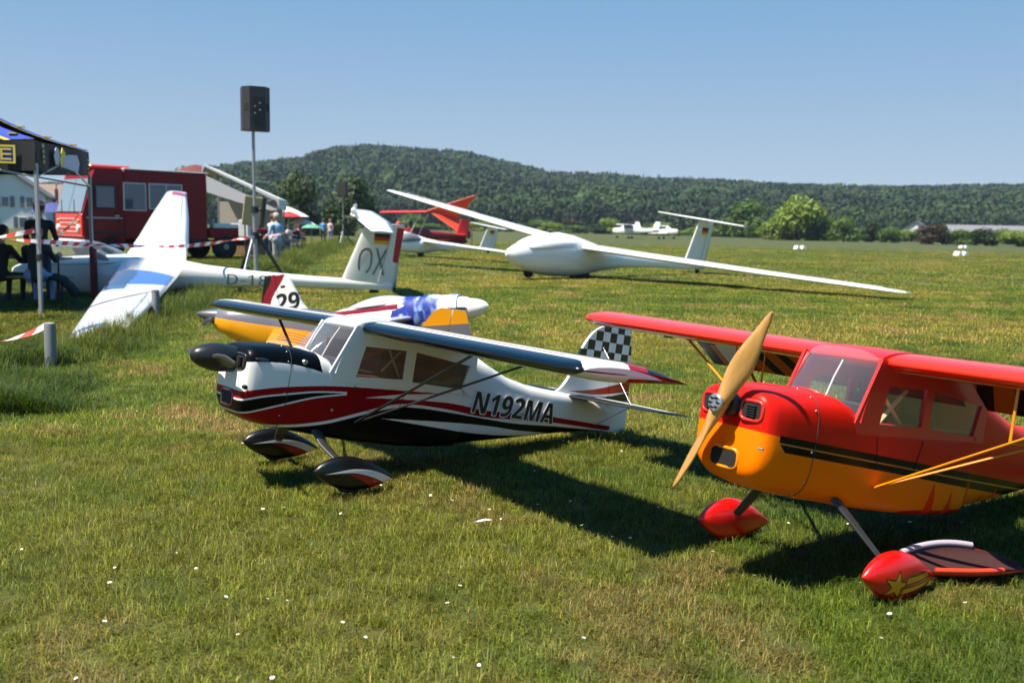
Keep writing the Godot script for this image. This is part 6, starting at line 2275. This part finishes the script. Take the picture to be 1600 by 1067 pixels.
	for q in [["white marker pair on the field nearest the tall tree", Vector3(25.4, 0, -86.5)], ["white marker pair on the field, near one at the right", Vector3(33.3, 0, -72.5)], ["white marker pair on the field, farther one at the right", Vector3(53.5, 0, -116.0)]]:
		var t := thing("field_marker", q[0], "field marker", q[1], 0.4)
		for k in 2:
			var b := MB.new()
			b.prism(PackedVector2Array([Vector2(-0.24, 0), Vector2(0.24, 0), Vector2(0.1, 0.3), Vector2(-0.1, 0.3)]), 0.5, Transform3D(Basis(), Vector3(-0.3 + 0.6 * k, 0, 0)))
			part("board", b, mat("marker_white", 0.75, 0.75, 0.73, 0.6), t)

	# aircraft
	glider("largest white glider, canopy under white cloth, one wing tip on the grass", Vector3(-0.2, 0.81, -27.06), Vector3(deg_to_rad(223.4), deg_to_rad(3.33), deg_to_rad(-7.35)), 1.143, "big")
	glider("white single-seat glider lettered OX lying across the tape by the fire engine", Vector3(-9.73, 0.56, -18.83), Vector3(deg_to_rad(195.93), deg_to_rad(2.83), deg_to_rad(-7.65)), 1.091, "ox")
	glider("small white glider with a dark grey canopy cover, behind the OX tail", Vector3(-5.55, 0.7, -43.3), Vector3(deg_to_rad(220.6), deg_to_rad(3.04), deg_to_rad(-6.66)), 0.885, "mid")
	ultralights()
	aerobat("yellow and grey model aeroplane half hidden behind the white high-wing model", Vector3(-3.36, 0.47, -10.6), deg_to_rad(183.0), deg_to_rad(9.2), true, 1.05)
	aerobat("white model aeroplane numbered 29 with a blue printed cover over its nose", Vector3(-0.42, 0.50, -11.95), deg_to_rad(-20.0), deg_to_rad(9.5), false, 1.13)
	sport_plane(false, "white, red and black high-wing model aeroplane lettered N192MA in the foreground", Vector3(-1.6045, 0.7352, -5.0481), Vector3(3.82872, 0.17613, 0.002), 0.4565)
	sport_plane(true, "red and orange high-wing model aeroplane with a wooden propeller at the right", Vector3(0.8345, 0.7344, -3.8909), Vector3(3.74666, 0.15139, 0.0), 0.4682)

	# the hatch in the grass under the red model
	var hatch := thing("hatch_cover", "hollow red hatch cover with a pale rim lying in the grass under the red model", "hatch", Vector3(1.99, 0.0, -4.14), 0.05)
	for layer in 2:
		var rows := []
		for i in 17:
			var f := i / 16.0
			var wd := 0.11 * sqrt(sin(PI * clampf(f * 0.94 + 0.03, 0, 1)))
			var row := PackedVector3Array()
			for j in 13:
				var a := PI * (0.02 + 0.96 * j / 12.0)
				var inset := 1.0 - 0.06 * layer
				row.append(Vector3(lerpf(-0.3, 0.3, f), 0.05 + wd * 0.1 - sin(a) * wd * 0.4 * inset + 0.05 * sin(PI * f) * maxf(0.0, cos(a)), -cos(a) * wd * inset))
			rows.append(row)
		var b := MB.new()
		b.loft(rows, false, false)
		part("shell", b, mat("hatch_red", 0.6, 0.03, 0.015, 0.3, 0, 0.3) if layer == 0 else mat("hatch_inside_shaded", 0.035, 0.006, 0.006, 0.6), hatch)  # dark inner layer: shade in the hollow put into its colour
		if layer == 0:
			var far := []
			var near := []
			for i in range(2, 12): far.append(rows[i][0] + Vector3(0, 0.012, 0))
			for i in range(4, 13): near.append(rows[i][12] + Vector3(0, 0.01, 0))
			b = MB.new()
			b.tube(far, 0.014, 8, true, 1.0)
			part("pale_rim", b, mat("rim_pale_shaded", 0.36, 0.33, 0.42, 0.4), hatch)  # white rim, its colour dulled to lavender grey to stand for shade
			b = MB.new()
			b.tube(near, 0.014, 8, true, 0.7)
			part("red_rim", b, mat("rim_bright_red", 0.72, 0.05, 0.02, 0.3, 0, 0.5), hatch)

	# left side: vehicle, loudspeakers, tent, tape
	fire_engine(Vector3(-15.74, 0, -35.08), deg_to_rad(227.0))
	tripod_stand("grey loudspeaker stand with black tripod legs by the OX glider", Vector3(-5.56, 0, -20.9), 3.42, 0.78, 1.2, true)
	loudspeaker("large black loudspeaker high on the tripod stand", Vector3(-5.51, 3.4, -20.9), 0.42, 0.95)
	tripod_stand("thin loudspeaker stand in front of the dark trees", Vector3(-11.4, 0, -65.0), 3.3, 0.7, 1.0, true)
	loudspeaker("small distant black loudspeaker in front of the dark trees", Vector3(-11.4, 3.28, -65.0), deg_to_rad(165.0), 1.0)
	tent()
	for q in [["grey fence post nearest the camera with tape tied round its top", Vector3(-4.62, 0, -9.62)], ["grey fence post beside the tip half of the OX glider's wing", Vector3(-5.36, 0, -14.5)], ["grey fence post under the OX glider's tail boom", Vector3(-6.07, 0, -19.83)]]:
		var t := thing("fence_post", q[0], "post", q[1], 0.3)
		var b := MB.new()
		b.tube([Vector3(0, -0.1, 0), Vector3(0.0, 0.43, 0), Vector3(0, 0.45, 0)], [0.058, 0.056, 0.05], 16)
		part("shaft", b, mat("post_grey", 0.15, 0.16, 0.17, 0.7), t)
		b = MB.new()
		b.tube([Vector3(0, 0.452, 0), Vector3(0, 0.458, 0)], [0.044, 0.03], 16)
		part("post_top", b, mat("post_top_grey", 0.28, 0.27, 0.25, 0.8), t)
	ribbon("barrier_tape", "red and white tape from the tent to the loudspeaker stand", [Vector3(-7.42, 1.2, -13.4), Vector3(-7.2, 1.14, -14.66), Vector3(-6.96, 1.05, -16.5), Vector3(-6.4, 1.0, -19.0), Vector3(-5.56, 1.17, -20.82)], 0.075, 1.6)
	ribbon("barrier_tape", "pale tape running on from the loudspeaker stand towards the spectators", [Vector3(-5.56, 1.17, -20.98), Vector3(-5.6, 1.2, -23.0), Vector3(-6.4, 1.25, -28.5)], 0.07, 1.1)
	ribbon("barrier_tape", "short tape end rising to the tent pole at the left edge", [Vector3(-7.7, 1.12, -13.6), Vector3(-7.45, 1.2, -14.1), Vector3(-7.22, 1.3, -14.66)], 0.07, 2.2)
	ribbon("barrier_tape", "tape slanting across the front of the fire engine", [Vector3(-9.5, 1.0, -20.0), Vector3(-9.1, 1.36, -20.0), Vector3(-8.8, 1.75, -20.0)], 0.06, 1.3)
	ribbon("barrier_tape", "sagging tape tied to the nearest fence post", [Vector3(-5.6, 0.3, -9.7), Vector3(-5.2, 0.25, -9.7), Vector3(-4.85, 0.34, -9.66), Vector3(-4.66, 0.43, -9.64)], 0.06, 2.5)
	ribbon("rope", "thin cord from the nearest post over the OX glider's wing", [Vector3(-4.62, 0.42, -9.62), Vector3(-4.9, 0.5, -11.5), Vector3(-5.36, 0.44, -14.5)], 0.012, 0.0, mat("cord_tan", 0.3, 0.2, 0.15, 0.8))
	for q in [["thin brown stake at the left edge of the picture", Vector3(-5.55, 0, -9.9), 0.55, 0.008], ["dark red post in front of the OX glider's nose", Vector3(-8.05, 0, -18.6), 0.92, 0.07]]:
		var b := MB.new()
		b.tube([Vector3(0, -0.1, 0), Vector3(0, q[2], 0)], q[3], 12)
		var o := part("marker_stake", b, mat("stake_red", 0.16, 0.012, 0.018, 0.5) if q[3] > 0.05 else mat("stake_brown", 0.2, 0.07, 0.03, 0.8), self, q[1])
		tag(o, q[0], "stake")

	# bench and people under the tent
	var bench := thing("bench", "wooden beer bench with black legs under the tent", "bench", Vector3(-8.75, 0, -16.9), 0.1)
	var bb := MB.new()
	bb.box(Transform3D(Basis(), Vector3(0, 0.46, 0)), Vector3(2.0, 0.035, 0.26), 0.01)
	part("seat", bb, mat("bench_wood", 0.3, 0.2, 0.1, 0.6), bench)
	for x in [-0.75, 0.8]:
		bb = MB.new()
		for z in [-0.1, 0.1]: bb.tube([Vector3(x, 0.44, z), Vector3(x, 0.0, z)], 0.017, 6)
		bb.tube([Vector3(x, 0.2, -0.1), Vector3(x, 0.2, 0.1)], 0.012, 6)
		part("leg", bb, mat("stand_black", 0.015, 0.015, 0.017, 0.5), bench)
	var table := thing("table", "narrow folding table at the left edge under the tent", "table", Vector3(-9.25, 0, -17.9), 0.1)
	bb = MB.new()
	bb.box(Transform3D(Basis(), Vector3(0, 0.75, 0)), Vector3(2.0, 0.035, 0.5), 0.01)
	part("tabletop", bb, mat("bench_wood", 0.3, 0.2, 0.1, 0.6), table)
	for x in [-0.75, 0.75]:
		bb = MB.new()
		for z in [-0.2, 0.2]: bb.tube([Vector3(x, 0.73, z), Vector3(x, 0.0, z)], 0.017, 6)
		part("leg", bb, mat("stand_black", 0.015, 0.015, 0.017, 0.5), table)
	var skin := Color(0.45, 0.25, 0.17)
	var blk := Color(0.012, 0.012, 0.014)
	person("person in black with a pink and white cap behind the tent pole", Vector3(-8.55, 0, -17.55), 0.3, {"lean": 0.06, "arms": [[0.5, 0.9], [0.4, 0.8]], "sleeve": 0, "cap": mat("cap_pink", 0.6, 0.3, 0.32, 0.8)}, [blk, Color(0.05, 0.06, 0.1), Color(0.05, 0.03, 0.02), skin, blk], 0.022)
	person("person in pale blue jeans and dark top sitting on the bench", Vector3(-8.3, 0, -16.85), 0.15, {"sit": true, "lean": 0.15, "arms": [[0.7, 1.0], [0.8, 0.9]], "sleeve": 0}, [Color(0.02, 0.02, 0.024), Color(0.22, 0.32, 0.52), Color(0.06, 0.035, 0.02), skin, blk], 0.022)
	person("person in a black jacket sitting at the left edge under the tent", Vector3(-8.95, 0, -16.85), -0.2, {"sit": true, "lean": 0.2, "arms": [[0.9, 0.8], [0.7, 1.0]], "sleeve": 0}, [blk, blk, Color(0.03, 0.02, 0.015), skin, blk], 0.022)
	person("person in black leaning on the table beneath the tent emblem", Vector3(-9.0, 0, -15.9), -0.1, {"lean": 0.12, "arms": [[0.6, 0.8], [0.6, 0.7]], "sleeve": 0}, [blk, Color(0.02, 0.022, 0.03), Color(0.04, 0.03, 0.02), skin, blk], 0.022)
	var coat := thing("jacket", "black jacket hanging over the right end of the bench", "jacket", Vector3(-7.85, 0, -16.75), 0.2)
	bb = MB.new()
	var crow := []
	for i in 9:
		var f := i / 8.0
		crow.append(section(0.0, 0.09 - 0.02 * f, -0.09, 0.13 + 0.05 * sin(f * 3.0), 2.2, 16))
		for j in 16:
			var p: Vector3 = crow[-1][j]
			crow[-1][j] = Vector3(-0.12 + 0.42 * f + p.y * 0.5 + 0.02 * sin(j * 2.0 + i), 0.49 + p.y * 0.5 - 0.32 * f * f + 0.02 * sin(j * 3.0 + i * 2.0), p.z)
	bb.loft(crow, true, true)
	part("cloth", bb, mat("jacket_black", 0.012, 0.012, 0.014, 0.8), coat)

	# market stall and clutter behind the fire engine
	var stall := thing("market_stall", "stall with a sloping white awning behind the fire engine", "stall", Vector3(-13.4, 0, -44.0), 0.15)
	bb = MB.new()
	bb.prism(PackedVector2Array([Vector2(-0.3, 3.9), Vector2(2.9, 2.5), Vector2(2.9, 2.05), Vector2(2.8, 2.4), Vector2(-0.2, 3.78), Vector2(-0.3, 3.5)]), 4.0)
	part("awning", bb, mat("awning_white", 0.6, 0.6, 0.6, 0.7), stall)
	bb = MB.new()
	bb.prism(PackedVector2Array([Vector2(-0.25, 3.45), Vector2(2.85, 2.03), Vector2(2.6, 1.98), Vector2(1.2, 2.3), Vector2(-0.25, 2.75)]), 0.02, Transform3D(Basis(), Vector3(0, 0, 1.97)))
	part("side_cloth", bb, mat("awning_white", 0.6, 0.6, 0.6, 0.7), stall)
	bb = MB.new()
	bb.box(Transform3D(Basis(), Vector3(1.3, 1.75, -1.85)), Vector3(2.9, 1.3, 0.03))
	part("back_cloth", bb, mat("cloth_pale", 0.45, 0.42, 0.38, 0.8), stall)
	for q in [[-0.2, 3.8, -1.9], [-0.2, 3.8, 1.9], [2.8, 2.3, -1.9], [2.8, 2.3, 1.9]]:
		bb = MB.new()
		bb.tube([Vector3(q[0], 0, q[2]), Vector3(q[0], q[1], q[2])], 0.035, 8)
		part("awning_pole", bb, mat("stand_grey", 0.28, 0.29, 0.3, 0.4, 0.5), stall)
	bb = MB.new()
	bb.box(Transform3D(Basis(), Vector3(1.2, 0.5, 0)), Vector3(2.4, 1.0, 1.2), 0.03)
	part("counter", bb, mat("counter_wood", 0.3, 0.17, 0.08, 0.7), stall)
	for i in 5:
		bb = MB.new()
		bb.box(Transform3D(Basis(Vector3.UP, i * 0.3), Vector3(0.3 + i * 0.42, 1.14, 0.2)), Vector3(0.3, 0.26, 0.3), 0.04)
		part("goods", bb, [mat("goods_tan", 0.42, 0.26, 0.1, 0.7), mat("bumper_white", 0.6, 0.6, 0.6, 0.4), mat("goods_brown", 0.2, 0.1, 0.05, 0.7)][i % 3], stall)
	parasol("wide dark red parasol above the stall behind the fire engine", Vector3(-15.3, 0, -47.0), 4.15, 1.3, mat("parasol_dark_red", 0.12, 0.025, 0.02, 0.8))
	var board := thing("display_board", "tan display board with a dark edge beside the loudspeaker stand", "board", Vector3(-9.0, 0, -33.5), 0.5)
	bb = MB.new()
	bb.box(Transform3D(Basis(Vector3.BACK, -0.12), Vector3(0, 1.85, 0)), Vector3(0.62, 1.0, 0.06), 0.02)
	part("panel", bb, mat("board_tan", 0.35, 0.28, 0.14, 0.7), board)
	bb = MB.new()
	bb.box(Transform3D(Basis(Vector3.BACK, -0.12), Vector3(0.38, 1.8, 0)), Vector3(0.14, 1.05, 0.1), 0.02)
	part("edge", bb, mat("stand_black", 0.015, 0.015, 0.017, 0.5), board)
	for x in [-0.25, 0.25]:
		bb = MB.new()
		bb.tube([Vector3(x, 0, 0.1), Vector3(x, 1.4, 0)], 0.025, 6)
		part("leg", bb, mat("stand_black", 0.015, 0.015, 0.017, 0.5), board)
	var cr := MB.new()
	cr.box(Transform3D(Basis(), Vector3(0, 0.3, 0)), Vector3(0.35, 0.6, 0.4), 0.02)
	tag(part("crate", cr, mat("crate_white", 0.6, 0.6, 0.6, 0.6), self, Vector3(-9.55, 0.95, -34.6)), "white crate on the fire engine's low bed", "crate")

	# spectators along the strip
	var lightblue := Color(0.25, 0.4, 0.62)
	person("person in a pale blue shirt behind the loudspeaker stand", Vector3(-7.55, 0, -31.0), 0.9, {"arms": [[0.2, 0.9], [0.1, 0.6]]}, [lightblue, Color(0.3, 0.3, 0.31), Color(0.35, 0.33, 0.3), skin, blk], 0.035)
	person("person in white and dark trousers standing left of the pale blue shirt", Vector3(-8.3, 0, -33.5), -0.6, {"arms": [[0.3, 1.0], [0.2, 0.8]]}, [Color(0.55, 0.55, 0.56), Color(0.03, 0.035, 0.05), Color(0.1, 0.06, 0.04), skin, blk], 0.035)
	person("person in a blue shirt standing before the dark trees", Vector3(-14.2, 0, -72.5), 0.2, {"arms": [[0.1, 0.2], [0.3, 0.8]]}, [Color(0.12, 0.3, 0.6), blk, Color(0.05, 0.03, 0.02), skin, blk], 0.05)
	person("person in a pale pink top standing before the dark trees", Vector3(-13.6, 0, -72.0), -0.4, {"arms": [[0.1, 0.3], [0.1, 0.2]]}, [Color(0.6, 0.42, 0.42), Color(0.3, 0.32, 0.4), Color(0.25, 0.15, 0.06), skin, blk], 0.05)
	var sitters := [[-14.6, -66.0, Color(0.55, 0.12, 0.2), "pink"], [-13.4, -58.0, Color(0.5, 0.5, 0.5), "white"], [-12.6, -53.0, Color(0.05, 0.2, 0.18), "dark green"], [-11.6, -48.5, Color(0.1, 0.13, 0.3), "navy"], [-10.9, -44.5, Color(0.55, 0.25, 0.28), "salmon"], [-9.6, -38.5, Color(0.2, 0.3, 0.5), "grey blue"], [-13.9, -62.0, Color(0.02, 0.02, 0.025), "black"]]
	for i in sitters.size():
		var q: Array = sitters[i]
		var where := Vector3(q[0], 0, q[1])
		person("spectator in a %s top sitting on a folding chair by the strip" % q[3], where, -0.9 + 0.2 * i, {"sit": true, "lean": -0.12, "arms": [[0.7, 0.7], [0.6, 0.9]]}, [q[2], [Color(0.04, 0.05, 0.1), Color(0.4, 0.38, 0.34), Color(0.1, 0.1, 0.11)][i % 3], Color(0.06, 0.04, 0.02), skin, blk], 0.05)
		var ch := thing("folding_chair", "folding chair under the spectator in the %s top" % q[3], "chair", where, -0.9 + 0.2 * i, "folding chairs by the strip")
		bb = MB.new()
		bb.box(Transform3D(Basis(), Vector3(0, 0.36, -0.12)), Vector3(0.48, 0.03, 0.46), 0.01)
		part("seat", bb, mat("chair_cloth", 0.03, 0.06, 0.12, 0.8), ch)
		bb = MB.new()
		bb.box(Transform3D(Basis(Vector3.RIGHT, 0.25), Vector3(0, 0.66, 0.19)), Vector3(0.48, 0.5, 0.03), 0.01)
		part("backrest", bb, mat("chair_cloth", 0.03, 0.06, 0.12, 0.8), ch)
		for x in [-0.22, 0.22]:
			bb = MB.new()
			bb.tube([Vector3(x, 0.0, -0.32), Vector3(x, 0.5, 0.14)], 0.014, 6)
			bb.tube([Vector3(x, 0.0, 0.2), Vector3(x, 0.36, -0.32)], 0.014, 6)
			part("leg", bb, mat("stand_grey", 0.28, 0.29, 0.3, 0.4, 0.5), ch)
	parasol("red parasol over the spectators behind the loudspeaker stand", Vector3(-12.6, 0, -54.5), 2.1, 0.75, mat("parasol_red", 0.42, 0.02, 0.03, 0.7))
	parasol("white parasol just behind the red one", Vector3(-14.2, 0, -60.0), 2.5, 1.6, mat("parasol_white", 0.65, 0.66, 0.66, 0.7))
	parasol("pale pink parasol low over the sitting spectators", Vector3(-13.2, 0, -60.5), 1.75, 0.9, mat("parasol_pink", 0.68, 0.5, 0.55, 0.7))
	parasol("green parasol tilted low over the sitting spectators", Vector3(-13.6, 0, -65.5), 1.45, 0.75, mat("parasol_green", 0.1, 0.3, 0.2, 0.7))
	parasol("dark blue parasol beside the white house at the left", Vector3(-24.5, 0, -52.0), 2.3, 1.3, mat("parasol_blue", 0.04, 0.05, 0.2, 0.7))
	daisies()
	var fe := thing("feather", "white feather lying on the short grass between the two models", "feather", Vector3(-0.12, 0.05, -4.66), 0.35)
	bb = MB.new()
	var vane := []
	for i in 9:
		var f := i / 8.0
		var wd := 0.009 * sin(PI * pow(f, 0.7)) + 0.001
		vane.append(PackedVector3Array([Vector3(-0.04 + 0.08 * f, 0.006 * sin(f * 3.0), -wd), Vector3(-0.04 + 0.08 * f, 0.004 + 0.008 * sin(f * 3.0), 0), Vector3(-0.04 + 0.08 * f, 0.006 * sin(f * 3.0), wd)]))
	bb.loft(vane, false, false)
	part("vane", bb, mat("petal_white", 0.8, 0.8, 0.78, 0.6), fe)
	bb = MB.new()
	bb.tube([Vector3(-0.055, 0.0, 0), Vector3(0.0, 0.011, 0), Vector3(0.04, 0.005, 0)], 0.001, 5)
	part("quill", bb, mat("petal_white", 0.8, 0.8, 0.78, 0.6), fe)
